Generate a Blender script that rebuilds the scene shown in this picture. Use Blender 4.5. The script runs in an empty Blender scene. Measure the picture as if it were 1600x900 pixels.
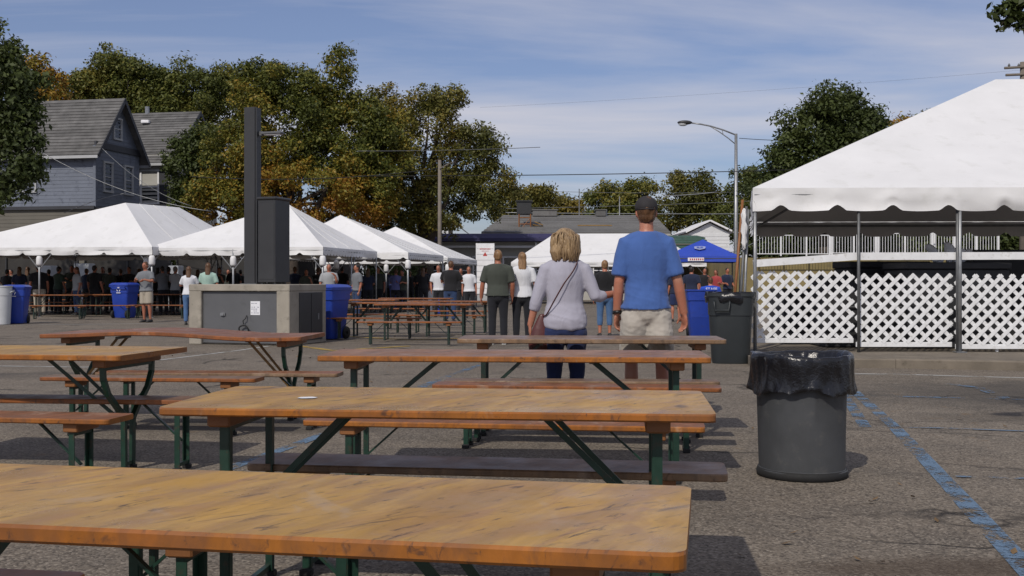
import bpy, math, random
import numpy as np
from mathutils import Vector, Matrix, noise

random.seed(7); np.random.seed(7)
SC = bpy.context.scene
COL = SC.collection
R = math.radians

# ------------------------------------------------------------------ camera
F, EYE, HZ = 1700.0, 1.20, 440.0          # focal length in photo pixels, eye height, horizon row
cam_d = bpy.data.cameras.new('camera'); cam = bpy.data.objects.new('camera', cam_d); COL.objects.link(cam)
cam.location = (0, 0, EYE); cam.rotation_euler = (R(90), 0, 0)
cam_d.sensor_width = 36; cam_d.lens = F/1600*36; cam_d.shift_y = -10/1600
cam_d.clip_start = .05; cam_d.clip_end = 3000
SC.camera = cam

# ------------------------------------------------------------------ light
SUN_EL, SUN_AZ = R(43), R(24)             # the light travels up-picture and to the right
sun_dir = Vector((math.sin(SUN_AZ)*math.cos(SUN_EL), math.cos(SUN_AZ)*math.cos(SUN_EL), -math.sin(SUN_EL)))
sd = bpy.data.lights.new('sun', 'SUN'); sd.energy = 3.1; sd.angle = R(.6); sd.color = (1, .93, .83)
sun = bpy.data.objects.new('sun', sd); COL.objects.link(sun)
sun.rotation_euler = sun_dir.to_track_quat('-Z', 'Y').to_euler()
W = bpy.data.worlds.new('World'); SC.world = W; W.use_nodes = True
nt = W.node_tree; nt.nodes.clear()
N = nt.nodes.new; Lk = nt.links.new
out = N('ShaderNodeOutputWorld'); bg = N('ShaderNodeBackground'); Lk(bg.outputs[0], out.inputs[0])
sky = N('ShaderNodeTexSky'); sky.sky_type = 'NISHITA'; sky.sun_disc = False
sky.sun_elevation = SUN_EL; sky.sun_rotation = math.pi + SUN_AZ
sky.air_density = 1.0; sky.dust_density = 1.2; sky.ozone_density = 2.0
bg.inputs[1].default_value = .092
tc = N('ShaderNodeTexCoord'); sep = N('ShaderNodeSeparateXYZ'); Lk(tc.outputs['Generated'], sep.inputs[0])
def M_(op, a, b=None, c=None):
    m = N('ShaderNodeMath'); m.operation = op
    for i, v in enumerate((a, b, c)):
        if v is None: continue
        if isinstance(v, (int, float)): m.inputs[i].default_value = v
        else: Lk(v, m.inputs[i])
    return m.outputs[0]
zc = M_('ADD', M_('MAXIMUM', sep.outputs[2], 0), .13)
cx = M_('DIVIDE', sep.outputs[0], zc); cy = M_('DIVIDE', sep.outputs[1], zc)
cmb = N('ShaderNodeCombineXYZ'); Lk(cx, cmb.inputs[0]); Lk(M_('MULTIPLY', cy, 1.0), cmb.inputs[1])
mp = N('ShaderNodeMapping'); mp.inputs['Rotation'].default_value = (0, 0, R(-24)); mp.inputs['Scale'].default_value = (.32, .95, 1)
mp.inputs['Location'].default_value = (1.3, .4, 0)
Lk(cmb.outputs[0], mp.inputs[0])
n1 = N('ShaderNodeTexNoise'); n1.inputs['Scale'].default_value = 1.25; n1.inputs['Detail'].default_value = 9; n1.inputs['Roughness'].default_value = .56; n1.inputs['Distortion'].default_value = .35
Lk(mp.outputs[0], n1.inputs['Vector'])
n2 = N('ShaderNodeTexNoise'); n2.inputs['Scale'].default_value = .8; n2.inputs['Detail'].default_value = 3
Lk(mp.outputs[0], n2.inputs['Vector'])
cl = M_('MULTIPLY_ADD', n1.outputs[0], .75, M_('MULTIPLY', n2.outputs[0], .45))
ramp = N('ShaderNodeValToRGB'); ramp.color_ramp.elements[0].position = .49; ramp.color_ramp.elements[1].position = .74
ramp.color_ramp.elements[0].color = (0, 0, 0, 1); ramp.color_ramp.elements[1].color = (1, 1, 1, 1)
Lk(cl, ramp.inputs[0])
mx = N('ShaderNodeMix'); mx.data_type = 'RGBA'
Lk(M_('MULTIPLY_ADD', ramp.outputs[0], .82, .10), mx.inputs[0])
tint = N('ShaderNodeMix'); tint.data_type = 'RGBA'; tint.blend_type = 'MULTIPLY'; tint.inputs[0].default_value = 1
Lk(sky.outputs[0], tint.inputs[6]); tint.inputs[7].default_value = (.84, .87, 1.08, 1)
Lk(tint.outputs[2], mx.inputs[6]); mx.inputs[7].default_value = (7.4, 7.3, 8.0, 1)
Lk(mx.outputs[2], bg.inputs[0])
SC.view_settings.view_transform = 'Standard'; SC.view_settings.look = 'None'
SC.view_settings.exposure = -.15; SC.view_settings.gamma = 1
SC.cycles.max_bounces = 6; SC.cycles.transparent_max_bounces = 12; SC.cycles.use_denoising = True

# ------------------------------------------------------------------ helpers
def P(px, py, z=0.0):
    """point at height z that shows at photo pixel (px, py)"""
    d = F*(EYE-z)/(py-HZ); return Vector(((px-800)*d/F, d, z))
def S(px, s, z=0.0):
    """point at height z at the distance where a metre is s photo pixels"""
    return Vector(((px-800)/s, F/s, z))
def ZY(py, s): return EYE + (HZ-py)/s

def tag(o, label=None, cat=None, group=None, kind=None):
    if label: o['label'] = label
    if cat: o['category'] = cat
    if group: o['group'] = group
    if kind: o['kind'] = kind
    return o
def empty(name, loc, rz=0, label=None, cat=None, group=None):
    o = bpy.data.objects.new(name, None); COL.objects.link(o); o.location = loc; o.rotation_euler = (0, 0, rz)
    o.empty_display_size = .1
    return tag(o, label, cat, group)
KIDS = {}
def link(name, me, parent=None):
    o = bpy.data.objects.new(name, me); COL.objects.link(o)
    if parent is not None:
        o.parent = parent; KIDS.setdefault(parent.name, []).append(o)
    return o
def copy_tree(o, parent=None):
    c = o.copy(); COL.objects.link(c)
    if parent is not None: c.parent = parent; KIDS.setdefault(parent.name, []).append(c)
    for ch in KIDS.get(o.name, []): copy_tree(ch, c)
    return c
class MB:
    def __init__(s): s.v = []; s.f = []; s.m = []
    def add(s, vs, fs, mi=0):
        o = len(s.v); s.v += [tuple(v) for v in vs]; s.f += [tuple(i+o for i in f) for f in fs]; s.m += [mi]*len(fs); return s
    def box(s, c, sz, rot=None, mi=0, ch=0.0):
        hx, hy, hz = sz[0]/2, sz[1]/2, sz[2]/2; c = Vector(c)
        if ch > 0:
            vs = []; 
            pr = [(hx-ch, hy), (hx, hy-ch), (hx, -hy+ch), (hx-ch, -hy), (-hx+ch, -hy), (-hx, -hy+ch), (-hx, hy-ch), (-hx+ch, hy)][::-1]
            pi = [(x*(hx-ch)/hx, y*(hy-ch)/hy) for x, y in pr]
            for ring, z in ((pi, -hz), (pr, -hz+ch), (pr, hz-ch), (pi, hz)): vs += [Vector((x, y, z)) for x, y in ring]
            fs = [tuple(range(7, -1, -1)), tuple(range(24, 32))]
            for k in range(3):
                for i in range(8): j = (i+1) % 8; fs.append((k*8+i, k*8+j, k*8+8+j, k*8+8+i))
            pr_ccw = True
        else:
            vs = [Vector((x*hx, y*hy, z*hz)) for z in (-1, 1) for x, y in ((-1, -1), (1, -1), (1, 1), (-1, 1))]
            fs = [(3, 2, 1, 0), (4, 5, 6, 7), (0, 1, 5, 4), (1, 2, 6, 5), (2, 3, 7, 6), (3, 0, 4, 7)]
        if rot is not None: vs = [rot @ v for v in vs]
        return s.add([v+c for v in vs], fs, mi)
    def bar(s, a, b, w, t, up=Vector((0, 0, 1)), mi=0):
        a = Vector(a); b = Vector(b); d = b-a; L = d.length; x = d/L
        y = up.cross(x)
        if y.length < 1e-3: y = Vector((0, 1, 0)).cross(x)
        y.normalize(); z = x.cross(y)
        m = Matrix((x, y, z)).transposed()
        return s.box((a+b)/2, (L, w, t), m, mi)
    def tube(s, pts, rad, n=8, ref=None, cap=True, mi=0, rnd=False):
        pts = [Vector(p) for p in pts]; k = len(pts)
        if not isinstance(rad, (list, tuple)): rad = [rad]*k
        rad = [r if isinstance(r, (list, tuple)) else (r, r) for r in rad]
        ts = [(pts[min(i+1, k-1)]-pts[max(i-1, 0)]).normalized() for i in range(k)]
        if rnd:
            e0, e1 = pts[0]-ts[0]*min(rad[0])*.55, pts[-1]+ts[-1]*min(rad[-1])*.55
            pts = [e0]+pts+[e1]; ts = [ts[0]]+ts+[ts[-1]]
            rad = [(rad[0][0]*.55, rad[0][1]*.55)]+rad+[(rad[-1][0]*.55, rad[-1][1]*.55)]; k += 2
        ref = Vector(ref) if ref is not None else (Vector((1, 0, 0)) if abs(ts[0].x) < .8 else Vector((0, 1, 0)))
        vs = []
        for p, t, r in zip(pts, ts, rad):
            x = (ref-t*ref.dot(t)).normalized(); y = t.cross(x); ref = x
            for i in range(n):
                a = 2*math.pi*i/n; vs.append(p+x*(r[0]*math.cos(a))+y*(r[1]*math.sin(a)))
        fs = [(q*n+i, q*n+(i+1) % n, (q+1)*n+(i+1) % n, (q+1)*n+i) for q in range(k-1) for i in range(n)]
        if cap: fs += [tuple(range(n-1, -1, -1)), tuple(range((k-1)*n, k*n))]
        return s.add(vs, fs, mi)
    def ell(s, c, r, rot=None, n=12, m=8, mi=0):
        c = Vector(c); vs = [Vector((0, 0, -r[2]))]
        for j in range(1, m):
            th = math.pi*j/m
            for i in range(n):
                a = 2*math.pi*i/n; vs.append(Vector((r[0]*math.sin(th)*math.cos(a), r[1]*math.sin(th)*math.sin(a), -r[2]*math.cos(th))))
        vs.append(Vector((0, 0, r[2])))
        fs = [(0, 1+(i+1) % n, 1+i) for i in range(n)]
        for j in range(m-2):
            for i in range(n): a = 1+j*n; fs.append((a+i, a+(i+1) % n, a+n+(i+1) % n, a+n+i))
        l = len(vs)-1; a = 1+(m-2)*n; fs += [(a+i, a+(i+1) % n, l) for i in range(n)]
        if rot is not None: vs = [rot @ v for v in vs]
        return s.add([v+c for v in vs], fs, mi)
    def rev(s, prof, n=32, c=(0, 0, 0), mi=0, wob=None):
        vs = []
        for q, (r, z) in enumerate(prof):
            for i in range(n):
                a = 2*math.pi*i/n; rr = r if wob is None else r+wob(a, q, z)[0]; zz = z if wob is None else z+wob(a, q, z)[1]
                vs.append((c[0]+rr*math.cos(a), c[1]+rr*math.sin(a), c[2]+zz))
        fs = [(q*n+i, q*n+(i+1) % n, (q+1)*n+(i+1) % n, (q+1)*n+i) for q in range(len(prof)-1) for i in range(n)]
        return s.add(vs, fs, mi)
    def prism(s, poly, h0, h1, mi=0, axis='z'):
        n = len(poly)
        mk = {'z': lambda x, y, h: (x, y, h), 'y': lambda x, y, h: (x, h, y), 'x': lambda x, y, h: (h, x, y)}[axis]
        vs = [mk(x, y, h0) for x, y in poly]+[mk(x, y, h1) for x, y in poly]
        fs = [tuple(range(n-1, -1, -1)), tuple(range(n, 2*n))]+[(i, (i+1) % n, n+(i+1) % n, n+i) for i in range(n)]
        if axis == 'y': fs = [f[::-1] for f in fs]
        return s.add(vs, fs, mi)
    def mesh(s, name, mats, smooth=False):
        me = bpy.data.meshes.new(name); me.from_pydata(s.v, [], s.f)
        for m in (mats if isinstance(mats, (list, tuple)) else [mats]): me.materials.append(m)
        if any(s.m): me.polygons.foreach_set('material_index', s.m)
        if smooth: me.polygons.foreach_set('use_smooth', [True]*len(s.f))
        me.update(); return me
    def build(s, name, mats, parent=None, smooth=False, label=None):
        o = link(name, s.mesh(name, mats, smooth), parent)
        if label: o['label'] = label
        return o
def autosmooth(o, ang=40):
    me = o.data; me.polygons.foreach_set('use_smooth', [True]*len(me.polygons))
    try: me.set_sharp_from_angle(angle=R(ang))
    except Exception: pass
    return o

# ------------------------------------------------------------------ materials
MATS = {}
class NT:
    def __init__(s, name):
        s.m = bpy.data.materials.new(name); s.m.use_nodes = True; s.t = s.m.node_tree; s.b = s.t.nodes['Principled BSDF']
        s.o = s.t.nodes['Material Output']
        s.c = s.n('ShaderNodeTexCoord').outputs['Object']
    def n(s, ty, **kw):
        q = s.t.nodes.new(ty)
        for k, v in kw.items(): setattr(q, k, v)
        return q
    def set(s, inp, v):
        if v is None: return
        if isinstance(v, bpy.types.NodeSocket): s.t.links.new(v, inp)
        else: inp.default_value = v
    def map(s, scale=(1, 1, 1), rot=(0, 0, 0), vec=None, loc=None):
        if any(rot) and loc is None:
            q0 = s.n('ShaderNodeMapping'); s.set(q0.inputs[0], vec or s.c); q0.inputs['Rotation'].default_value = rot; vec = q0.outputs[0]; rot = (0, 0, 0)
        q = s.n('ShaderNodeMapping'); s.set(q.inputs[0], vec or s.c); q.inputs['Scale'].default_value = scale; q.inputs['Rotation'].default_value = rot
        if loc is not None: s.set(q.inputs['Location'], loc)
        return q.outputs[0]
    def noise(s, scale, detail=4, rough=.55, vec=None, dist=0):
        q = s.n('ShaderNodeTexNoise'); s.set(q.inputs['Vector'], vec or s.c); q.inputs['Scale'].default_value = scale
        q.inputs['Detail'].default_value = detail; q.inputs['Roughness'].default_value = rough; q.inputs['Distortion'].default_value = dist
        return q.outputs[0]
    def vor(s, scale, vec=None, feature='F1', out='Distance'):
        q = s.n('ShaderNodeTexVoronoi', feature=feature); s.set(q.inputs['Vector'], vec or s.c); q.inputs['Scale'].default_value = scale
        return q.outputs[out]
    def ramp(s, f, stops):
        q = s.n('ShaderNodeValToRGB'); s.set(q.inputs[0], f); e = q.color_ramp.elements
        while len(e) < len(stops): e.new(.5)
        for i, (p, c) in enumerate(stops):
            e[i].position = p; e[i].color = (c, c, c, 1) if isinstance(c, (int, float)) else (*c, 1)
        return q.outputs[0]
    def mix(s, f, a, b, blend='MIX'):
        q = s.n('ShaderNodeMix', data_type='RGBA', blend_type=blend)
        s.set(q.inputs[0], f)
        for i, v in ((6, a), (7, b)): s.set(q.inputs[i], (*v, 1) if isinstance(v, tuple) and len(v) == 3 else v)
        return q.outputs[2]
    def math(s, op, a, b=0.0, c=None):
        q = s.n('ShaderNodeMath', operation=op); s.set(q.inputs[0], a); s.set(q.inputs[1], b)
        if c is not None: s.set(q.inputs[2], c)
        return q.outputs[0]
    def bump(s, h, st=.3, dist=.01, nrm=None):
        q = s.n('ShaderNodeBump'); s.set(q.inputs['Height'], h); q.inputs['Strength'].default_value = st; q.inputs['Distance'].default_value = dist
        if nrm is not None: s.set(q.inputs['Normal'], nrm)
        return q.outputs[0]
    def rnd(s): return s.n('ShaderNodeObjectInfo').outputs['Random']
    def done(s, col=None, rough=None, nrm=None, metal=None, spec=None):
        s.set(s.b.inputs['Base Color'], (*col, 1) if isinstance(col, tuple) and len(col) == 3 else col)
        s.set(s.b.inputs['Roughness'], rough); s.set(s.b.inputs['Normal'], nrm); s.set(s.b.inputs['Metallic'], metal)
        s.set(s.b.inputs['Specular IOR Level'], spec); return s.m

def simple(name, col, rough=.6, var=.25, sc=3.0, metal=0.0, bump=.15, bsc=40, bd=.004, spec=None, dirt=None, rndv=0.0):
    if name in MATS: return MATS[name]
    t = NT(name); c = Vector(col)
    base = t.mix(t.ramp(t.noise(sc, 5), [(.3, 0.0), (.7, 1.0)]), tuple(c*(1-var)), tuple(c*(1+var*.6)))
    base = t.mix(t.math('MULTIPLY', t.noise(sc*9, 3), .35), base, tuple(c*(1-var*.8)))
    if dirt: base = t.mix(t.ramp(t.noise(sc*2.3, 6, .65), [(.55, 0.0), (.72, .8)]), base, dirt)
    if rndv:
        base = t.mix(rndv, base, t.ramp(t.rnd(), [(0, .25), (1, 1.0)]), 'MULTIPLY')
    n = t.bump(t.noise(bsc, 4), bump, bd) if bump else None
    ro = t.math('MULTIPLY_ADD', t.noise(sc*4, 3), .2, rough-.1)
    MATS[name] = t.done(base, ro, n, metal, spec); return MATS[name]

def wood(name, top, alt, worn, gl=.42, dark=(.05, .03, .018), contrast=1.0, streak=True):
    t = NT(name)
    r = t.rnd(); off = t.n('ShaderNodeCombineXYZ'); t.set(off.inputs[0], t.math('MULTIPLY', r, 37.0)); t.set(off.inputs[1], t.math('MULTIPLY', r, 11.0))
    v0 = t.map(loc=off.outputs[0])
    g = t.noise(6, 8, .62, t.map((.55, 6, 3), (0, 0, R(-76)), v0), .4)
    dg = t.noise(4, 7, .62, t.map((.8, 4.0, 2), (0, 0, R(-70)), v0), .8)
    big = t.noise(2.2, 4, .5, v0, .5)
    c = t.mix(t.ramp(big, [(.35, 0.0), (.65, 1.0)]), top, alt)
    c = t.mix(t.ramp(t.noise(3.4, 5, .6, t.map((.6, 2.0, 1), (0, 0, R(-66)), v0), .9), [(.46, 0.0), (.62, .6*contrast)]), c, tuple(Vector(worn)*.85))
    c = t.mix(t.ramp(g, [(.46, 0.0), (.7, .35)]), c, tuple(Vector(top)*.5))
    c = t.mix(t.ramp(dg, [(.5, 0.0), (.66, .75*contrast)]), c, worn)
    bd = t.noise(1.0, 0, .5, t.map((.05, 14, 1), (0, 0, R(-88)), v0))
    c = t.mix(t.ramp(bd, [(.4, 0.0), (.6, .25)]), c, tuple(Vector(top)*.62))
    sc = t.noise(7, 9, .72, t.map((1.2, 4.5, 3), (0, 0, R(-60)), v0), .9)
    c = t.mix(t.ramp(sc, [(.57, 0.0), (.66, min(1, .75*contrast))]), c, dark)
    sc2 = t.noise(3.3, 6, .62, t.map((.8, 4, 3), (0, 0, R(-50)), v0), 1.4)
    c = t.mix(t.ramp(sc2, [(.59, 0.0), (.70, min(1, .62*contrast))]), c, dark)
    pl = t.noise(3.1, 5, .6, t.map((1, 1.7, 1), (0, 0, 1.1), v0), .7)
    c = t.mix(t.ramp(pl, [(.6, 0.0), (.68, .3)]), c, (.42, .33, .25))
    ro = t.ramp(t.noise(4, 5, .6, v0), [(.35, gl-.12), (.7, gl+.22)])
    n = t.bump(t.math('ADD', g, sc), .22, .003)
    MATS[name] = t.done(c, ro, n, spec=.4); return MATS[name]
wood('wood_ochre', (.48, .265, .046), (.50, .30, .085), (.35, .19, .075), contrast=1.2, gl=.36)
wood('wood_brown', (.27, .125, .062), (.34, .185, .11), (.22, .135, .09))
wood('wood_grey', (.20, .125, .085), (.27, .19, .14), (.15, .10, .075))
wood('wood_red', (.24, .09, .04), (.29, .125, .065), (.17, .085, .05))
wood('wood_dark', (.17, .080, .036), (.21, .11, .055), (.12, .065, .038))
wood('edge_orange', (.37, .135, .020), (.30, .10, .018), (.17, .07, .028), .38, (.05, .03, .025))
wood('edge_red', (.30, .10, .025), (.25, .085, .028), (.14, .06, .03), .42, (.05, .03, .02))
wood('edge_grey', (.21, .12, .06), (.24, .16, .10), (.13, .09, .06), .5)
simple('batten', (.24, .095, .028), .5, .3, 6, bump=.2)
simple('green_paint', (.009, .040, .025), .42, .35, 8, dirt=(.06, .03, .018), bump=.1)
simple('green_dark', (.010, .028, .020), .42, .35, 8, dirt=(.05, .028, .018), bump=.1)
simple('brass_paint', (.22, .12, .035), .4, .35, 8, dirt=(.05, .03, .018), metal=.3)
simple('tent_white', (.70, .70, .70), .62, .06, 1.3, bump=.12, bsc=5, bd=.02, dirt=(.60, .60, .585))
simple('tent_under', (.62, .62, .62), .7, .1, 1.5)
simple('galv', (.30, .31, .32), .42, .25, 9, metal=.6)
simple('galv_dark', (.14, .145, .15), .5, .25, 9, metal=.4)
simple('white_paint', (.74, .75, .76), .5, .10, 6, dirt=(.50, .49, .46), bump=.08)
simple('concrete', (.33, .30, .25), .85, .25, 2.5, bump=.5, bsc=60, dirt=(.16, .145, .12))
simple('kerb_concrete', (.175, .148, .115), .9, .3, 3, bump=.6, bsc=50, dirt=(.09, .075, .055))
simple('steel_grey', (.105, .108, .115), .45, .12, 1.6, bump=.05, dirt=(.075, .076, .08))
simple('steel_dark', (.030, .031, .034), .5, .15, 2, bump=.05)
simple('charcoal', (.028, .029, .032), .45, .15, 2, bump=.05)
simple('bin_blue', (.018, .052, .34), .38, .15, 3, bump=.06, dirt=(.03, .05, .22))
simple('bin_grey', (.055, .058, .062), .5, .2, 5, bump=.12, bsc=120, dirt=(.085, .083, .080))
simple('bin_dark', (.022, .027, .030), .5, .15, 3, bump=.1)
simple('bin_white', (.50, .52, .54), .5, .12, 3, bump=.05)
simple('rubber', (.012, .012, .012), .8, .2, 5)
simple('paper', (.74, .75, .78), .7, .08, 4, bump=.02)
simple('ink', (.12, .13, .2), .7, .1, 4)
simple('ink_red', (.45, .05, .04), .7, .1, 4)
simple('print_white', (.78, .78, .80), .6, .1, 4)
def bag():
    t = NT('bin_bag')
    n = t.bump(t.noise(7, 5, .55, t.map((1, 1, .4)), 1.2), .5, .03)
    n = t.bump(t.noise(38, 4, .6, None, .8), .35, .008, n)
    MATS['bin_bag'] = t.done((.006, .006, .008), .24, n, spec=.55)
bag()
def cloth(name, col, wr=.5, sc=7):
    if name in MATS: return MATS[name]
    t = NT(name); c = Vector(col)
    f = t.noise(sc, 5, .55, t.map((1, 1, .55)), 1.1)
    base = t.mix(t.ramp(f, [(.3, 0.0), (.7, 1.0)]), tuple(c*.95), tuple(c*1.03))
    n = t.bump(f, wr, .03); n = t.bump(t.noise(350, 2), .15, .001, n)
    t.set(t.b.inputs['Sheen Weight'], .15)
    MATS[name] = t.done(base, .88, n, spec=.2); return MATS[name]
def skinm(name, col):
    t = NT(name); c = Vector(col)
    base = t.mix(t.ramp(t.noise(6, 5), [(.3, 0.0), (.75, 1.0)]), tuple(c), (c.x*1.05, c.y*.72, c.z*.62))
    MATS[name] = t.done(base, .5, t.bump(t.noise(90, 3), .12, .002)); t.set(t.b.inputs['Subsurface Weight'], .06); t.set(t.b.inputs['Subsurface Radius'], (.02, .008, .004))
skinm('skin', (.40, .19, .125)); skinm('skin_tan', (.33, .145, .09)); skinm('skin_dark', (.12, .06, .04))
def hairm(name, a, b):
    t = NT(name)
    g = t.noise(30, 5, .6, t.map((1, 1, .12)), .6)
    n = t.bump(t.noise(60, 4, .6, t.map((1, 1, .1)), .4), .8, .006)
    MATS[name] = t.done(t.mix(t.ramp(g, [(.35, 0.0), (.65, 1.0)]), a, b), .45, n, spec=.35)
hairm('hair_blonde', (.12, .072, .036), (.38, .265, .145)); hairm('hair_brown', (.06, .03, .015), (.13, .065, .03))
hairm('hair_black', (.012, .010, .009), (.03, .022, .018)); hairm('hair_light', (.10, .055, .028), (.33, .19, .09)); hairm('hair_grey', (.12, .11, .10), (.2, .19, .18))
def leafm(name, cols, sat=1.0):
    t = NT(name)
    at = t.n('ShaderNodeAttribute', attribute_name='tint'); f = at.outputs['Fac']
    k = len(cols); base = t.ramp(f, [(i/(k-1), c) for i, c in enumerate(cols)])
    base = t.mix(.25, base, t.mix(t.noise(3), (.03, .04, .01), (.16, .14, .03)))
    tr = t.n('ShaderNodeBsdfTranslucent'); t.set(tr.inputs[0], base)
    mx = t.n('ShaderNodeMixShader'); mx.inputs[0].default_value = .22
    t.set(mx.inputs[1], t.b.outputs[0]); t.set(mx.inputs[2], tr.outputs[0]); t.set(t.o.inputs[0], mx.outputs[0])
    MATS[name] = t.done(base, .55, None, spec=.3)
leafm('leaf_green', [(.038, .060, .014), (.085, .11, .024), (.15, .16, .032), (.25, .20, .035)])
leafm('leaf_dark', [(.014, .030, .010), (.028, .052, .015), (.048, .076, .020), (.07, .095, .026)])
leafm('leaf_autumn', [(.050, .070, .014), (.115, .135, .022), (.22, .195, .028), (.34, .21, .024), (.33, .13, .018)])
leafm('leaf_olive', [(.045, .058, .016), (.105, .112, .026), (.18, .16, .032), (.27, .18, .032)])
leafm('leaf_yellow', [(.07, .08, .018), (.13, .12, .022), (.20, .16, .03), (.26, .18, .03)])
simple('bark', (.055, .042, .032), .9, .4, 6, bump=.8, bsc=25, bd=.02)
# ------------------------------------------------------------------ ground and painted lines
LOT = R(-9.5)                              # the lot, its tables and tents are turned this much
def ground_mat():
    t = NT('asphalt')
    big = t.noise(.35, 6, .6, None, .4); mid = t.noise(1.6, 6, .62, None, .5)
    c = t.mix(t.ramp(big, [(.35, 0.0), (.65, 1.0)]), (.150, .124, .096), (.205, .174, .138))
    c = t.mix(t.ramp(mid, [(.45, 0.0), (.68, .65)]), c, (.085, .074, .062))
    ag = t.vor(85, None, 'F1', 'Color'); agd = t.vor(85, None, 'F1', 'Distance')
    sp = t.n('ShaderNodeSeparateColor'); t.set(sp.inputs[0], ag)
    c = t.mix(t.ramp(sp.outputs[0], [(.5, 0.0), (.98, .62)]), c, (.34, .295, .24))
    c = t.mix(t.ramp(sp.outputs[1], [(.5, 0.0), (1.0, .75)]), c, (.035, .030, .026))
    c = t.mix(t.ramp(t.noise(26, 5, .7), [(.52, 0.0), (.72, .6)]), c, (.05, .043, .037))
    # tar-dark patches with their own outline, seams and cracks
    pt = t.noise(.42, 5, .55, t.map((.5, 1.3, 1), (0, 0, R(12)), None, (7.3, 2.1, 0)), .8)
    c = t.mix(t.ramp(pt, [(.60, 0.0), (.68, .55)]), c, (.052, .047, .044))
    wv = t.n('ShaderNodeVectorMath', operation='ADD'); t.set(wv.inputs[0], t.c)
    wn = t.n('ShaderNodeTexNoise'); t.set(wn.inputs['Vector'], t.c); wn.inputs['Scale'].default_value = 1.4; wn.inputs['Detail'].default_value = 6
    sv = t.n('ShaderNodeVectorMath', operation='SCALE'); t.set(sv.inputs[0], wn.outputs['Color']); sv.inputs['Scale'].default_value = 1.1; t.set(wv.inputs[1], sv.outputs[0])
    ck = t.vor(.33, t.map((.6, 1.5, 1), (0, 0, R(10)), wv.outputs[0]), 'DISTANCE_TO_EDGE')
    crack = t.ramp(ck, [(.0, 1.0), (.007, .55), (.016, 0.0)])
    gate = t.ramp(t.noise(.7, 3), [(.45, 0.0), (.6, 1.0)])
    cg = t.math('MULTIPLY', crack, gate)
    c = t.mix(cg, c, (.022, .019, .017))
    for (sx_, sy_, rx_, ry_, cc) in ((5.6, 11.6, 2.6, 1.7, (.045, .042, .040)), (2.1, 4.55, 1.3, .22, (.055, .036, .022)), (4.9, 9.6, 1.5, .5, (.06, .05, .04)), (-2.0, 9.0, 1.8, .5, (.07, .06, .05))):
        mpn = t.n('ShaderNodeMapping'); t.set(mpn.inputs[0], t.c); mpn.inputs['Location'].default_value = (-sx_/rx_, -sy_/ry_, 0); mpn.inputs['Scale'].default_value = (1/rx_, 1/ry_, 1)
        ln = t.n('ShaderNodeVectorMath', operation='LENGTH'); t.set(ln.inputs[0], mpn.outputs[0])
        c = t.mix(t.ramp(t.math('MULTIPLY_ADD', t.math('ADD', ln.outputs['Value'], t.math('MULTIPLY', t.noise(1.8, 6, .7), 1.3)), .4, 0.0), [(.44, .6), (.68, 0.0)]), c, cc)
    mo = t.noise(3.0, 6, .7); c = t.mix(t.math('MULTIPLY', t.ramp(mo, [(.60, 0.0), (.7, .6)]), t.ramp(big, [(.5, 0.0), (.6, 1.0)])), c, (.20, .12, .05))
    h = t.math('SUBTRACT', t.math('MULTIPLY_ADD', agd, -.6, t.noise(30, 4)), t.math('MULTIPLY', cg, 2.0))
    n = t.bump(h, .38, .010); n = t.bump(mid, .3, .04, n)
    MATS['asphalt'] = t.done(c, .88, n, spec=.25)
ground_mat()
g = MB()
xs = [-1500, -300, -60, -30, -15, -8, -4, 0, 4, 8, 15, 30, 60, 300, 1500]; ys = [-60, -20, -5, 0, 4, 8, 12, 16, 24, 40, 70, 150, 500, 2500]
g.add([(x, y, 0) for y in ys for x in xs], [(j*len(xs)+i, j*len(xs)+i+1, (j+1)*len(xs)+i+1, (j+1)*len(xs)+i) for j in range(len(ys)-1) for i in range(len(xs)-1)])
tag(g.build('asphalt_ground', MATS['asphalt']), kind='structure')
def paint(name, col, wear=.5):
    t = NT(name)
    w = t.noise(2.6, 8, .74); w2 = t.noise(48, 4, .7)
    a = t.ramp(t.math('MULTIPLY_ADD', w2, .45, w), [(wear+.16, 1.0), (wear+.26, 0.0)])
    sp = t.n('ShaderNodeSeparateColor'); t.set(sp.inputs[0], t.vor(85, None, 'F1', 'Color'))
    base = t.mix(t.ramp(sp.outputs[0], [(.3, 0.0), (1, .4)]), col, tuple(Vector(col)*.5))
    tr = t.n('ShaderNodeBsdfTransparent'); mx = t.n('ShaderNodeMixShader')
    t.set(mx.inputs[0], a); t.set(mx.inputs[1], tr.outputs[0]); t.set(mx.inputs[2], t.b.outputs[0]); t.set(t.o.inputs[0], mx.outputs[0])
    MATS[name] = t.done(base, .8, t.bump(w2, .3, .004))
paint('paint_blue', (.115, .185, .275), .53); paint('paint_white', (.42, .42, .40), .58); paint('paint_yellow', (.42, .28, .05), .58)
paint('paint_blue_worn', (.105, .185, .29), .47)
def strip(name, pts, w, m, z=.004):
    mb = MB(); pts = [Vector(p) for p in pts]; vs = []
    fine = []
    for a, b in zip(pts[:-1], pts[1:]):
        k = max(1, int((b-a).length/.5)); fine += [a.lerp(b, i/k) for i in range(k)]
    fine.append(pts[-1])
    for i, p in enumerate(fine):
        d = (fine[min(i+1, len(fine)-1)]-fine[max(i-1, 0)]).normalized(); nrm = Vector((-d.y, d.x, 0)); ww = w*(1+.18*noise.noise(p*2))
        vs += [p+nrm*ww/2+Vector((0, 0, z)), p-nrm*ww/2+Vector((0, 0, z))]
    mb.add(vs, [(2*i, 2*i+1, 2*i+3, 2*i+2) for i in range(len(fine)-1)])
    tag(mb.build(name, MATS[m]), kind='structure')
strip('blue_painted_line', [P(1335, 612), P(1395, 665), P(1440, 712), P(1512, 790), P(1560, 842), P(1625, 912)], .108, 'paint_blue')
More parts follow.
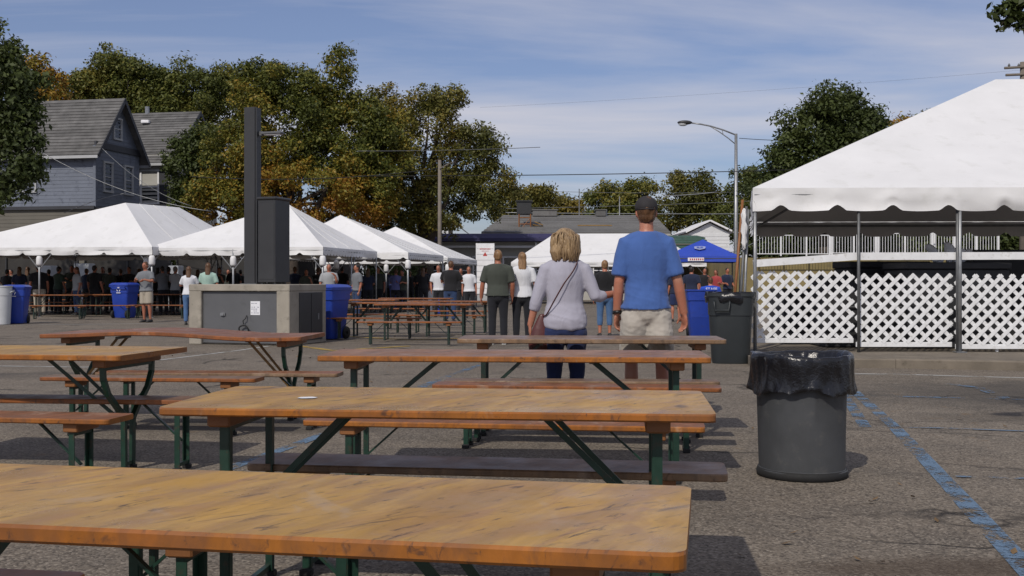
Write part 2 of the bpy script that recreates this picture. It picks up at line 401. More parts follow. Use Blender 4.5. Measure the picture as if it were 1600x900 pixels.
strip('blue_painted_line', [P(1318, 615), P(1352, 668)], .10, 'paint_blue_worn', .005)
strip('blue_painted_line', [P(1180, 617), P(1400, 620), P(1640, 626)], .085, 'paint_blue_worn', .006)
strip('white_painted_line', [P(1190, 583), P(1400, 585), P(1640, 592)], .10, 'paint_white')
strip('blue_painted_line', [P(1380, 668), P(1480, 670), P(1660, 677)], .045, 'paint_blue', .007)
strip('blue_painted_line', [P(1494, 746), P(1560, 748), P(1670, 751)], .05, 'paint_blue', .008)
strip('blue_painted_line', [P(1480, 600), P(1530, 607), P(1572, 624)], .12, 'paint_blue_worn', .009)
strip('blue_painted_line', [P(350, 735), P(415, 712), P(500, 681), P(520, 674)], .10, 'paint_blue')
strip('blue_painted_line', [P(640, 612), P(700, 588), P(760, 567), P(800, 556)], .11, 'paint_blue_worn')
strip('white_painted_line', [P(-80, 571), P(130, 574), P(215, 572)], .09, 'paint_white')
strip('white_painted_line', [P(250, 563), P(372, 548), P(420, 541)], .08, 'paint_white', .005)
strip('yellow_painted_line', [P(545, 526), P(640, 531), P(760, 528)], .16, 'paint_yellow')
strip('yellow_painted_line', [P(430, 536), P(520, 548), P(640, 541)], .14, 'paint_yellow', .006)
strip('white_painted_line', [P(-100, 510), P(120, 507), P(300, 505)], .12, 'paint_white', .005)

# raised strip with its kerb under the big tent
kx = [P(1176, 573), P(1400, 575.5), P(1900, 585)]
k = MB()
back = Vector((math.sin(R(12)), math.cos(R(12)), 0))
fr = [kx[0], kx[0].lerp(kx[1], .5), kx[1], kx[1].lerp(kx[2], .5), kx[2]]
for i in range(len(fr)-1):
    a, b = fr[i], fr[i+1]; L = (b-a).length; n = max(1, int(L/1.2))
    for q in range(n):
        p, r = a.lerp(b, q/n), a.lerp(b, (q+1)/n-.006); w = Vector((0, .30, 0))
        t_ = .13; c_ = .02
        prof = lambda p: [p, p+Vector((0, 0, t_-c_)), p+Vector((0, c_, t_)), p+w+Vector((0, 0, t_)), p+w]
        A, B = prof(p), prof(r); k.add(A+B, [(0, 5, 6, 1), (1, 6, 7, 2), (2, 7, 8, 3), (3, 8, 9, 4), (0, 1, 2, 3, 4), (9, 8, 7, 6, 5)])
tag(k.build('kerb', MATS['kerb_concrete']), kind='structure')
pv = MB()
a, b = kx[0]+Vector((0, .30, 0)), kx[2]+Vector((0, .30, 0))
pv.add([a+Vector((0, 0, .127)), b+Vector((0, 0, .127)), b+back*24+Vector((0, 0, .127)), a+back*24+Vector((0, 0, .127)), a, a+back*24], [(0, 1, 2, 3), (4, 0, 3, 5)])
tag(pv.build('pavement', MATS['kerb_concrete']), kind='structure')

# ------------------------------------------------------------------ folding tables and benches
def slab_loft(L, Wd, z1, th, warp=None, rc=.07, ch=.006):
    mb = MB(); hx, hw = L/2, Wd/2
    st = [(-hx+rc*(1-math.cos(a)), hw-rc*(1-math.sin(a))) for a in [R(v) for v in (0, 15, 30, 50, 70, 90)]]
    st += [(-hx+rc+(L-2*rc)*i/14, hw) for i in range(1, 14)]
    st += [(-x, w) for x, w in st[:6][::-1]]
    vs = []
    for x, w in st:
        dz = warp(x) if warp else 0
        for y, z in ((-w+ch, z1), (w-ch, z1), (w, z1-ch), (w, z1-th+ch), (w-ch, z1-th), (-w+ch, z1-th), (-w, z1-th+ch), (-w, z1-ch)): vs.append((x, y, z+dz))
    n = len(st)
    for i in range(n-1):
        for q in range(8):
            j = (q+1) % 8; mb.add([], [])
            mb.f.append((i*8+q, (i+1)*8+q, (i+1)*8+j, i*8+j)); mb.m.append(0 if q in (0, 4) else 1)
    mb.v = vs
    mb.f += [tuple(range(0, 8)), tuple(range((n-1)*8+7, (n-1)*8-1, -1))]; mb.m += [1, 1]
    # flip q=0 faces so normals point out
    return mb
def leg_shape(kind, sx, x, sy, w, z):
    if kind == 'curved':
        return [(x, sy*w, z-.04), (x, sy*w*.98, z-.14), (x, sy*w*.80, z-.24), (x, sy*w*.42, z-.34), (x, sy*.055, z-.42), (x, sy*.05, .03)]
    return [(x, sy*w, z-.04), (x, sy*w, .03)]
def make_table(L, Wd, top='wood_ochre', edge='edge_orange', label='', z=.76, th=.034, kind='straight', warp=None, braces='green_paint', cat='table', group=None, fa=.34, detail=True, legm='green_paint', split=True):
    t = empty('folding_table' if cat == 'table' else 'folding_bench', (0, 0, 0), 0, label, cat, group)
    o = slab_loft(L, Wd, z, th, warp, rc=.032 if cat == 'table' else .03).build('tabletop' if cat == 'table' else 'seat', [MATS[top], MATS[edge]], t)
    for sx in (-1, 1):
        x = sx*(L/2-(.19 if cat == 'table' else .24)); w = Wd/2-(.15 if cat == 'table' else .055); zb = z-th
        dz = warp(x) if warp else 0
        MB().box((x, 0, zb-.024+dz), (.085, Wd*.78, .05), ch=.006).build('batten', MATS['batten'], t)
        for sy in (-1, 1):
            pts = leg_shape(kind, sx, x, sy, w, zb+.02+dz); lg = MB()
            bw = .034 if cat == 'table' else .032
            for a, b in zip(pts[:-1], pts[1:]):
                if len(pts) > 2: lg.bar(a, Vector(b)+(Vector(b)-Vector(a)).normalized()*.008, .030, .030)
                else: lg.box(((a[0]+b[0])/2, a[1], (a[2]+b[2])/2), (bw, .006, a[2]-b[2])); lg.box(((a[0]+b[0])/2-sx*bw/2, a[1]+sy*-.015, (a[2]+b[2])/2), (.006, .030, a[2]-b[2]))
            lo = lg.build('leg', MATS[legm], t)
            if detail:
                y = pts[-1][1]; MB().box((x, y, .015), (.052, .04, .03), ch=.005).build('foot_cap', MATS['rubber'], lo)
        yb = .05 if kind == 'curved' else w
        MB().bar((x, -yb, .045), (x, yb, .045), .022, .022).build('foot_bar', MATS[legm], t)
        if detail: MB().bar((x, -w, zb-.06+dz), (x, w, zb-.06+dz), .022, .022).build('crossbar', MATS[legm], t)
        if cat == 'table':
            for sy in (-1, 1):
                zz = zb-.42
                MB().bar((x, sy*.055, zz+dz), (sx*(L/2-.19-fa), sy*.105, zb-.008+dz), .006 if detail else .012, .022).build('brace', MATS[braces], t)
            if detail: MB().bar((sx*(L/2-.19-fa), -.13, zb-.012+dz), (sx*(L/2-.19-fa), .13, zb-.012+dz), .03, .02).build('hinge', MATS['galv_dark'], t)
        else:
            MB().bar((x, 0, zb-.24), (x-sx*.26, 0, zb-.006), .022, .010).build('brace', MATS[braces], t)
    return t
def place(t, px_r, py_r, L, z, yaw=LOT, off=0.0):
    """put the near right top corner of a table of length L at a photo pixel"""
    c = P(px_r, py_r, z); c.z = 0
    ca, sa = math.cos(yaw), math.sin(yaw)
    Wd = t['w_']; del t['w_']
    t.location = c-Vector((ca, sa, 0))*(L/2)+Vector((-sa, ca, 0))*(Wd/2); t.rotation_euler = (0, 0, yaw)
def tbl(px, py, L, Wd, **k):
    yaw = k.pop('yaw', LOT); t = make_table(L, Wd, **k); t['w_'] = Wd; place(t, px, py, L, .76, yaw); return t
def bnch(px, py, L, Wd=.27, **k):
    yaw = k.pop('yaw', LOT*.8); t = make_table(L, Wd, z=.46, th=.030, cat='bench', **k); t['w_'] = Wd; place(t, px, py, L, .46, yaw); return t
GT, GB = 'wooden folding tables set out in rows', 'wooden folding benches beside the tables'
tbl(1072, 866, 1.95, .60, label='nearest wooden folding table across the bottom of the photo, scratched ochre top', group=GT, yaw=R(-10.2))
tbl(1120, 648, 1.93, .80, th=.029, label='second nearest folding table, ochre top with a white scrap stuck on it', group=GT, yaw=R(-6), fa=.42)
tbl(1112, 559, 2.32, .68, top='wood_brown', edge='edge_orange', label='third folding table from the front, before the blue shirted man, pinkish brown top', group=GT, yaw=R(-4), fa=.5)
tbl(1136, 531, 2.05, .62, top='wood_grey', edge='edge_grey', label='weathered greyish folding table closest behind the strolling couple\'s legs', group=GT, yaw=R(-3), fa=.45, legm='green_dark', braces='green_dark')
wv_ = lambda x: .018*math.cos((x+.2)*3.3)-.012*x
tbl(470, 523, 2.25, .86, top='wood_red', edge='edge_red', kind='curved', warp=wv_, braces='brass_paint', label='warped folding table with curved legs and brassy braces, nearest the concrete box', group=GT, yaw=R(-4), fa=.36)
tbl(186, 556, 1.95, .92, top='wood_ochre', edge='edge_orange', kind='curved', label='ochre folding table with curved legs cut off by the left edge of the photo', group=GT, yaw=R(-9), fa=.5)
# benches
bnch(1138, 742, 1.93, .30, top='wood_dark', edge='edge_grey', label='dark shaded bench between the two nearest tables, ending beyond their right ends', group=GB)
bnch(1102, 668, 2.12, .30, top='wood_red', edge='edge_orange', label='orange edged bench just behind the second nearest table', group=GB)
bnch(1128, 607, 2.05, .28, top='wood_red', edge='edge_red', label='reddish bench tucked under the third table from the front', group=GB)
bnch(1126, 597, 2.05, .24, top='wood_grey', edge='edge_grey', label='weathered grey bench with a pale tip, under the weathered greyish table', group=GB, yaw=R(-3))
bnch(398, 592, 1.72, .26, top='wood_grey', edge='edge_red', label='bench with a bleached left tip behind the left edge table', group=GB, yaw=R(-5))
bnch(527, 584, 2.0, .27, top='wood_red', edge='edge_grey', label='red brown bench in front of the warped table near the concrete box', group=GB, yaw=R(-3))
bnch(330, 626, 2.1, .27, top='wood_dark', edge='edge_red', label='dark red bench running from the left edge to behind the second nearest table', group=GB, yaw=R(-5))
bnch(168, 656, 1.9, .30, top='wood_red', edge='edge_orange', label='red topped bench with a rounded end at the left edge of the photo', group=GB, yaw=R(-9))
bnch(395, 838, 1.45, .26, top='wood_red', edge='edge_orange', label='bench hidden under the nearest table, only its green legs showing', group=GB, yaw=R(-7))
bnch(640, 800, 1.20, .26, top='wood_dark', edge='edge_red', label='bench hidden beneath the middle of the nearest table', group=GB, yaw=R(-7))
bnch(48, 939, 1.6, .26, top='wood_red', edge='edge_orange', label='bench end poking into the bottom left corner of the photo', group=GB, yaw=R(-8))
scr = MB(); p = P(480, 621, .7635)
scr.add([p+Vector((dx, dy, 0)) for dx, dy in ((-.035, -.015), (-.01, -.03), (.03, -.018), (.038, .01), (.012, .03), (-.028, .02))], [(0, 1, 2, 3, 4, 5)])
scr.add([p+Vector((dx, dy, -.0012)) for dx, dy in ((-.035, -.015), (-.01, -.03), (.03, -.018), (.038, .01), (.012, .03), (-.028, .02))], [(5, 4, 3, 2, 1, 0)])
tag(scr.build('paper_scrap', MATS['paper']), 'torn white paper scrap stuck on the second nearest tabletop', 'paper scrap')

# rows farther off: plain copies of one table and one bench
pt_ = make_table(1.95, .66, top='wood_red', edge='edge_red', label='x', group='far folding tables in front of the tents', detail=False, legm='green_dark', braces='green_dark')
pb_ = make_table(1.95, .26, z=.46, th=.03, top='wood_red', edge='edge_red', cat='bench', label='x', group='far folding benches in front of the tents', detail=False, legm='green_dark', braces='green_dark')
first = [pt_, pb_]
def put(px, s, i, label, yaw=R(-4)):
    o = first[i]
    if o.get('used_'): o = copy_tree(o); del o['used_']
    else: o['used_'] = 1
    o.location = S(px, s); o.rotation_euler = (0, 0, yaw); o['label'] = label
    return o
put(664, 78, 0, 'far table nearest the walking couples, in front of the others of its cluster')
put(612, 73, 0, 'far table just right of the blue cart beside the concrete box')
put(705, 68, 0, 'far table ending at the legs of the man in the dark green top')
put(560, 63, 0, 'far table half hidden behind the blue cart beside the concrete box, farther row')
put(650, 58, 0, 'far table at the back of its cluster')
put(640, 84, 1, 'frontmost far bench of the cluster right of the concrete box')
put(585, 76, 1, 'far bench starting at the blue cart beside the concrete box')
put(690, 70, 1, 'far bench under the table that ends by the man in dark green')
put(572, 68, 1, 'second far bench back from the blue cart beside the concrete box')
put(712, 61, 1, 'far bench behind the cluster, close to the man in the black shirt')
put(610, 56, 1, 'rearmost far bench of the cluster right of the concrete box')
for q, (px, s, w) in enumerate([(95, 46, 'right of the blue bin at the left edge'), (188, 45, 'behind the blue cart with the wheel'), (262, 44, 'left of the concrete box'), (130, 40.5, 'by the left tent pole, middle row'), (225, 39.5, 'behind the shorts wearing man, middle row'), (60, 39, 'far left of the middle row'), (160, 35.5, 'inside the left tent, left part of its rear row'), (250, 35, 'inside the left tent, at the right of the rear row')]):
    put(px, s, 0, 'far table '+w)
for q, (px, s, w) in enumerate([(90, 50, 'front row beside the left blue bin'), (165, 49.5, 'front row left of the blue cart with the wheel'), (250, 49, 'front row right of the blue cart with the wheel'), (70, 43, 'second row near the dark clothed visitors'), (150, 42.5, 'second row beneath the left tent pole'), (240, 42, 'second row near the shorts wearing man'), (105, 37.5, 'third row, left'), (200, 37, 'third row, right')]):
    put(px, s, 1, 'far bench, '+w)
for o in SC.objects:
    if 'used_' in o: del o['used_']
# standing-height counter planks under the tents
for px0, px1, s, lab in ((-40, 230, 36, 'long thin standing counter under the left tent'), (235, 392, 35, 'short standing counter under the second tent, left of the dark column')):
    a, b = S(px0, s), S(px1, s); t = empty('standing_counter', (a+b)/2, 0, lab, 'counter', 'standing counters under the tents'); L = (b-a).length
    slab_loft(L, .5, 1.18, .04).build('counter_top', [MATS['wood_red'], MATS['edge_orange']], t)
    n = int(L/2.2)
    for i in range(n+1):
        for sy in (-1, 1): MB().box((-L/2+.15+(L-.3)*i/n, sy*.2, .57), (.05, .05, 1.14)).build('leg', MATS['green_dark'], t)

# ------------------------------------------------------------------ tents
def valance_mesh(A, B, h, notch, dep, wob=.02, seed=0, rnd=False, arch=.10):
    """hanging fabric border from top edge A-B, with notches cut in its lower hem"""
    A, B = Vector(A), Vector(B); L = (B-A).length; n = max(8, int(L/.045)); d = (B-A)/L; nr = Vector((d.y, -d.x, 0))
    mb = MB(); rows = 5; vs = []
    for i in range(n+1):
        u = i/n*L; ph = abs((u/notch) % 1-.5)*notch
        if rnd: cut = dep*(1-abs(math.cos(math.pi*u/notch)))*-1+dep
        else: cut = dep*max(0, 1-(ph/arch)**1.6) if ph < arch else 0
        sag = .02*math.sin(math.pi*((u/notch+.5) % 1))
        hh = h-cut+(0 if rnd else sag)
        for q in range(rows+1):
            f = q/rows; p = A+d*u+Vector((0, 0, -hh*f))
            o = wob*f*(noise.noise(Vector((u*.9, f*1.5, seed)))*1.6+.55*math.sin(u*2*math.pi/notch+seed))+.3*wob*noise.noise(Vector((u*3.5, f*3, seed+5)))
            if cut > 0 and f > .6: o -= cut*.25
            vs.append(p+nr*(o+.01))
    fs = [(i*(rows+1)+q, i*(rows+1)+q+1, (i+1)*(rows+1)+q+1, (i+1)*(rows+1)+q) for i in range(n) for q in range(rows)]
    mb.add(vs, fs)
    return mb
def roof_panel(a, b, c, d, n=14, sag=.06, seed=0, wr=.01):
    """a-b eave, d-c ridge"""
    mb = MB(); a, b, c, d = map(Vector, (a, b, c, d)); nm = (b-a).cross(d-a if (d-a).length > .1 else c-a).normalized()
    if nm.z < 0: nm = -nm
    for j in range(n+1):
        for i in range(n+1):
            u, v = i/n, j/n; p = (a.lerp(b, u)).lerp(d.lerp(c, u), v)
            k = -sag*math.sin(math.pi*u)**.7*math.sin(math.pi*min(1, v*1.02)) if 0 < i < n and 0 < j < n else 0
            edge = math.sin(math.pi*u)*math.sin(math.pi*v)
            p = p+nm*(k+wr*edge*noise.noise(Vector((u*9, v*2.2, seed)))*2)
            mb.v.append(tuple(p))
    mb.f = [(j*(n+1)+i, j*(n+1)+i+1, (j+1)*(n+1)+i+1, (j+1)*(n+1)+i) for j in range(n) for i in range(n)]; mb.m = [0]*len(mb.f)
    return mb
def tent(label, C, z, vh, A, B, notch=1.0, dep=.08, pole='galv', poles=(), braces=True, base=None, sag=.07, wob=.02, side_notch=None, fab='tent_white', group='white frame tents', pz=0.0, pouches=True, arch=.1, name='frame_tent', deep=False):
    C = [Vector((c[0], c[1], z)) for c in C]; ctr = sum(C, Vector())/4; ctr.z = 0
    t = empty(name, ctr, 0, label, 'tent', group); lo = lambda p: Vector(p)-ctr
    C = [lo(c) for c in C]; A, B = lo(A), lo(B)
    FL, FR, BR, BL = C
    for i, (a, b, c, d) in enumerate(((FL, FR, A, A), (FR, BR, B, A), (BR, BL, B, B), (BL, FL, A, B)) if deep else ((FL, FR, B, A), (FR, BR, B, B), (BR, BL, A, B), (BL, FL, A, A))):
        o = roof_panel(a, b, c, d, seed=i*3+len(label), sag=sag).build('roof_panel', MATS[fab], t, True)
        if i == 1 and (b-a).length > 4 and fab == 'tent_white' and vh < .3:
            k_ = 4; top_a, top_b = d, c
            for q_ in range(1, k_):
                u_ = q_/k_; p_, r_ = a.lerp(b, u_), top_a.lerp(top_b, u_); nm_ = (b-a).cross(top_a.lerp(top_b, .5)-a).normalized(); nm_ = nm_ if nm_.z > 0 else -nm_
                sm_ = MB(); pp = []
                for w_ in range(15):
                    v_ = w_/14; kk_ = -sag*math.sin(math.pi*u_)**.7*math.sin(math.pi*min(1, v_*1.02)) if 0 < v_ < 1 else 0
                    pp.append(p_.lerp(r_, v_)+nm_*(kk_+.008))
                sm_.tube(pp, [(.016, .008)]*15, 6, ref=(b-a).normalized()).build('seam', MATS[fab], t, True)
        valance_mesh(a, b, vh, notch if i in (0, 2) else (side_notch or notch), dep, wob, i+len(label), arch=arch if i in (0, 2) or not side_notch else .05).build('valance', MATS[fab], t, True)
    for e in ((FL, FR), (FR, BR), (BR, BL), (BL, FL)):
        a, b = [p*.995+Vector((0, 0, -.10-p.z*.0)) for p in e]; a.z = b.z = z-.10; MB().tube([a, b], .03, 6).build('eave_beam', MATS[pole], t)
    for p, q in (((FL, A), (BL, B), (FR, A), (BR, B), (A, B)) if deep else ((FL, A), (BL, A), (FR, B), (BR, B), (A, B))):
        if (q-p).length > .2: MB().tube([p*.99-Vector((0, 0, .12)), q-Vector((0, 0, .14))], .028, 6).build('rafter', MATS[pole], t)
    for (e, u, w) in poles:
        a, b = ((FL, FR), (FR, BR), (BR, BL), (BL, FL))[e]; p = a.lerp(b, u)*.992; p.z = 0
        m = MB().tube([p+Vector((0, 0, pz)), p+Vector((0, 0, z-.06))], .035 if w else .028, 8); lg = m.build('leg', MATS[pole], t, True)
        MB().box(p+Vector((0, 0, pz+.006)), (.16, .16, .012)).build('base_plate', MATS[pole], lg)
        if braces:
            d = (b-a).normalized()
            for sg in (-1, 1):
                if 0 <= u+sg*.6/(b-a).length <= 1:
                    MB().tube([p+Vector((0, 0, z-.75)), p+d*sg*.55+Vector((0, 0, z-.12))], .018, 5).build('brace', MATS[pole], t)
        if w and pouches:
            MB().rev([(.02, .02), (.085, 0), (.11, .06), (.105, .26), (.075, .33), (.02, .34)], 10, (p.x, p.y, z-.62)).build('leg_pouch', MATS[fab], t, True)
    return t
def rect(fr, Wd, D, yaw):
    """front-right corner, width, depth and yaw -> FL, FR, BR, BL"""
    c, s = math.cos(yaw), math.sin(yaw); fr = Vector((fr[0], fr[1], 0)); X = Vector((c, s, 0)); Y = Vector((-s, c, 0))
    return [fr-X*Wd, fr, fr+Y*D, fr-X*Wd+Y*D]
def mid(C, z, inset=None):
    FL, FR, BR, BL = C
    ctr = (FL+FR+BR+BL)/4; Wd = (FR-FL).length; D = (BR-FR).length
    X = (FR-FL).normalized(); Y = (BR-FR).normalized()
    k = abs(Wd-D)/2 if inset is None else inset
    v = X if Wd > D else Y
    a, b = ctr-v*k, ctr+v*k; a.z = b.z = z
    if Wd > D: return a, b
    return ctr+Vector((0, 0, z)), ctr+Vector((0, 0, z))
TY = R(-11)
def two(C, z, a, b):
    """ridge ends given as fractions (u along the front, v in depth)"""
    FL, FR, BR, BL = C
    f = lambda u, v: FL.lerp(FR, u).lerp(BL.lerp(BR, u), v)+Vector((0, 0, z))
    return f(*a), f(*b)
pz4 = [(0, 0, 1), (0, 1, 1), (1, 1, 0), (3, 0, 0), (0, .5, 1)]
# left tent: its ridge runs back, so the right roof slope shows
c1 = rect(S(238, 47), 8.4, 8.6, TY)
A1, B1 = two(c1, 4.02, (.72, .27), (.80, .58))
tt = tent('big white tent at the left edge in front of the blue house', c1, 2.36, .25, A1, B1, 1.02, .07, poles=pz4+[(1, .5, 0)], wob=.03, deep=True)
c2 = rect(S(505, 48), 6.3, 5.6, TY); A2, B2 = two(c2, 3.95, (.62, .5), (.62, .5))
tent('white tent behind the dark column, second from the left', c2, 2.33, .25, A2, B2, 1.0, .07, poles=pz4+[(1, .5, 0)], side_notch=.28, wob=.025)
c3 = rect(S(638, 41.5), 5.7, 5.2, TY); A3, B3 = two(c3, 3.9, (.36, .5), (.36, .5))
tent('white tent third from the left, between its taller and shorter neighbours', c3, 2.30, .24, A3, B3, 1.0, .06, poles=pz4, side_notch=.28, wob=.02)
c4 = rect(S(700, 36), 5.6, 5.6, TY); A4, B4 = two(c4, 3.75, (.42, .5), (.42, .5))
tent('farthest right of the four left hand white tents, above the black shirted man', c4, 2.24, .24, A4, B4, 1.0, .06, poles=pz4, side_notch=.28, wob=.02)
c5 = rect(S(1104, 30.0), 10.2, 6.2, R(-3)); A5, B5 = two(c5, 3.85, (.22, .5), (.74, .5))
tent('wide low white tent straight ahead behind the strolling couple', c5, 2.22, .22, A5, B5, 1.1, .07, poles=[(0, 0, 0), (0, .5, 0), (0, 1, 0), (1, 1, 0), (3, 0, 0)], pouches=False, pole='galv_dark')
# big right-hand tent on the raised strip
EZ = 2.62
c6 = [S(1176, 103), S(1176, 103)+Vector((9.0, -.25, 0)), S(1176, 103)+Vector((10.9, 9.0, 0)), Vector((5.75, 25.9, 0))]
apx = Vector((9.42, 21.2, 5.14))
t6 = tent('very large white tent with a scalloped border filling the right side', c6, EZ, .335, apx, apx+Vector((2.2, -.1, 0)), .84, .075, poles=[(0, 0, 0), (0, .345, 0), (3, 0, 0), (0, .98, 0)], pz=.13, sag=.05, wob=.045, pouches=False, arch=.13, group=None, braces=False)
# blue pop-up canopy
simple('canopy_blue', (.020, .060, .42), .6, .1, 3, bump=.1)
c7 = rect(S(1156, 38), 3.1, 3.1, R(-6)); A7, B7 = two(c7, 3.0, (.55, .5), (.55, .5))
t7 = tent('bright blue pop-up canopy with a pale crest, left of the street lamp pole', c7, 2.25, .22, A7, B7, 3.2, 0, poles=[(0, 0, 0), (0, 1, 0), (1, 1, 0), (3, 0, 0)], fab='canopy_blue', pole='steel_dark', braces=False, pouches=False, wob=.01, group=None, name='popup_canopy')
FLl, FRl = c7[0]-t7.location, c7[1]-t7.location; apl = A7-Vector(t7.location)
def on_face(a, b, ap, u, v, z, off=.02):
    a = Vector((a.x, a.y, z)); b = Vector((b.x, b.y, z)); n = (b-a).cross(ap-a).normalized()
    base = a.lerp(b, .5); X = (b-a).normalized(); Y = (ap-base).normalized()
    return base+X*u+Y*v+n*off
em = MB()
pts = [(-.24, 1.28), (-.10, 1.33), (.10, 1.33), (.24, 1.28), (.22, 1.08), (0, .96), (-.22, 1.08)]
em.add([on_face(FLl, FRl, apl, u-.1, v-.35, 2.25) for u, v in pts], [tuple(range(7))])
simple('crest_grey', (.30, .34, .52), .7, .2, 9); em.build('crest', MATS['crest_grey'], t7)
em = MB()
for (u0, u1, v0, v1) in ((-.13, -.02, .82, .90), (.02, .13, .82, .90), (-.13, .13, .74, .77)):
    em.add([on_face(FLl, FRl, apl, u-.1, v, 2.25, .03) for u, v in ((u0, v0), (u1, v0), (u1, v1), (u0, v1))], [(0, 1, 2, 3)])
em.build('crest_detail', MATS['canopy_blue'], t7)
em = MB(); a = Vector((FLl.x, FLl.y, 2.2)); b = Vector((FRl.x, FRl.y, 2.2)); X = (b-a).normalized()
ps = [a+X*(1.0), a+X*1.62]; em.box((ps[0]+ps[1])/2+Vector((0, -.04, -.08)), (.66, .01, .14), Matrix.Rotation(R(-6), 3, 'Z')).build('banner', MATS['print_white'], t7)
em = MB()
for i in range(7): em.box(ps[0]+X*(.08+.085*i)+Vector((0, -.047, -.08)), (.05, .006, .075), Matrix.Rotation(R(-6), 3, 'Z'))
em.build('banner_print', MATS['ink_red'], t7)

# lattice fence in front of the big tent, rail, railings
lat = MATS['white_paint']
unit = MB().box((.5, 0, 0), (1, .009, .056)).mesh('slat', lat)
Y0 = c6[0].y; X0 = c6[0].x
gw = 103.0
def lattice(x0, x1, z0, z1, label, y):
    t = empty('lattice_fence', ((x0+x1)/2, y, z0), 0, label, 'fence', 'white lattice panels on the big tent front'); w = x1-x0; h = z1-z0; p = .187
    for sgn in (-1, 1):
        for k_ in range(-12, 40):
            c = k_*p+.03
            # slope sgn: x = c + sgn*z
            pts = []
            for zz in (0.0, h):
                x = c+zz if sgn > 0 else c-zz
                pts.append((x, zz))
            (xa, za), (xb, zb) = pts
            def clip(xa, za, xb, zb):
                for lim, side in ((0.0, -1), (w, 1)):
                    if (xa-lim)*side > 0 and (xb-lim)*side > 0: return None
                    if (xa-lim)*side > 0: f_ = (lim-xb)/(xa-xb); za = zb+(za-zb)*f_; xa = lim
                    if (xb-lim)*side > 0: f_ = (lim-xa)/(xb-xa); zb = za+(zb-za)*f_; xb = lim
                return xa, za, xb, zb
            r = clip(xa, za, xb, zb)
            if not r or math.hypot(r[2]-r[0], r[3]-r[1]) < .06: continue
            o = link('slat', unit, t); L = math.hypot(r[2]-r[0], r[3]-r[1])
            o.location = (r[0]-w/2, -.006*sgn, r[1]); o.scale = (L, 1, 1); o.rotation_euler = (random.uniform(-.02, .02), -math.atan2(r[3]-r[1], r[2]-r[0]), 0)
    MB().box((0, .004, -.03), (w, .02, .075), ch=.003).build('bottom_board', lat, t)
    return t
yl = Y0+.14
gx = lambda px, s=gw: (px-800)/s
lattice(gx(1178), gx(1338), .33, 1.35, 'leftmost white lattice panel, with bright clutter showing through it', yl)
lattice(gx(1341), gx(1492), .27, 1.31, 'middle white lattice panel between the two grey poles', yl-.03)
lattice(gx(1496), gx(1496)+2.6, .24, 1.30, 'right white lattice panel running out of the photo', yl-.06)
# poles in front of the lattice
for px, lab in ((1341, 'slim grey pole between the left and middle lattice panels'), (1495, 'slim grey pole between the middle and right lattice panels')):
    x = gx(px); y = Y0-.02
    o = MB().tube([(0, 0, .13), (0, 0, 2.45)], .024, 8).build('tent_pole', MATS['galv_dark'], None, True); o.location = (x, y, 0); tag(o, lab, 'pole', 'slim poles in front of the lattice')
# white rail in two straight lengths
rl = MB(); y = Y0+.05
pa, pb, pc = Vector((gx(1178), y, 1.475)), Vector((gx(1342), y, 1.585)), Vector((gx(1342)+5.2, y-.03, 1.60))
t = empty('handrail', (pa+pb)/2, 0, 'long white rail above the lattice, dipping at its left end', 'rail'); c = (pa+pb)/2
MB().bar(pa-c, pb-c, .04, .11).build('rail_board', lat, t); MB().bar(pb-c+Vector((.004, 0, 0)), pc-c, .04, .115).build('rail_board', lat, t)
fo = MB().box(Vector((gx(1565), yl-.02, .20))-c, (.2, .12, .05)); fo.tube([Vector((gx(1563), yl-.02, .19))-c, Vector((gx(1563), yl-.02, .13))-c], .025, 8); fo.build('foot', lat, t)
# raised terrace with white balustrades behind the tent
def railing(px0, px1, s, zb, zt, label, n, yaw=0, posts=3):
    a, b = S(px0, s, zb), S(px1, s, zb); L = (b-a).length; h = zt-zb
    t = empty('railing', (a+b)/2, yaw, label, 'railing', 'white railings behind the big tent')
    for z_ in (.10, h): MB().box((0, 0, z_), (L, .04, .035)).build('rail', lat, t)
    bm = MB().box((0, 0, h/2+.05), (.019, .019, h-.1)).mesh('baluster', lat)
    for i in range(n):
        o = link('baluster', bm, t); o.location = (-L/2+L*(i+.5)/n, 0, 0)
    pm = MB().box((0, 0, h/2+.05), (.065, .065, h+.10)).mesh('post', lat)
    for i in range(posts):
        o = link('post', pm, t); o.location = (-L/2+L*i/(posts-1), 0, 0)
    return t
ter = MB(); a, b = S(1150, 34), S(1720, 34); ter.box(((a.x+b.x)/2, a.y+6, 1.15), (b.x-a.x, 12, 2.3))
simple('ochre_wall', (.24, .19, .08), .8, .3, 1.2, dirt=(.10, .09, .06))
o = ter.build('terrace', MATS['ochre_wall']); tag(o, kind='structure')
railing(1180, 1300, 34.5, 2.36, 3.30, 'white railing nearest the corner of the big tent', 26, posts=4)
railing(1296, 1372, 35.5, 2.36, 3.42, 'white railing second from the left on the terrace', 17)
railing(1368, 1460, 34.8, 2.36, 3.36, 'white railing in the middle of the terrace', 21)
railing(1456, 1560, 35.2, 2.36, 3.40, 'white railing on the right of the terrace', 24, posts=4)
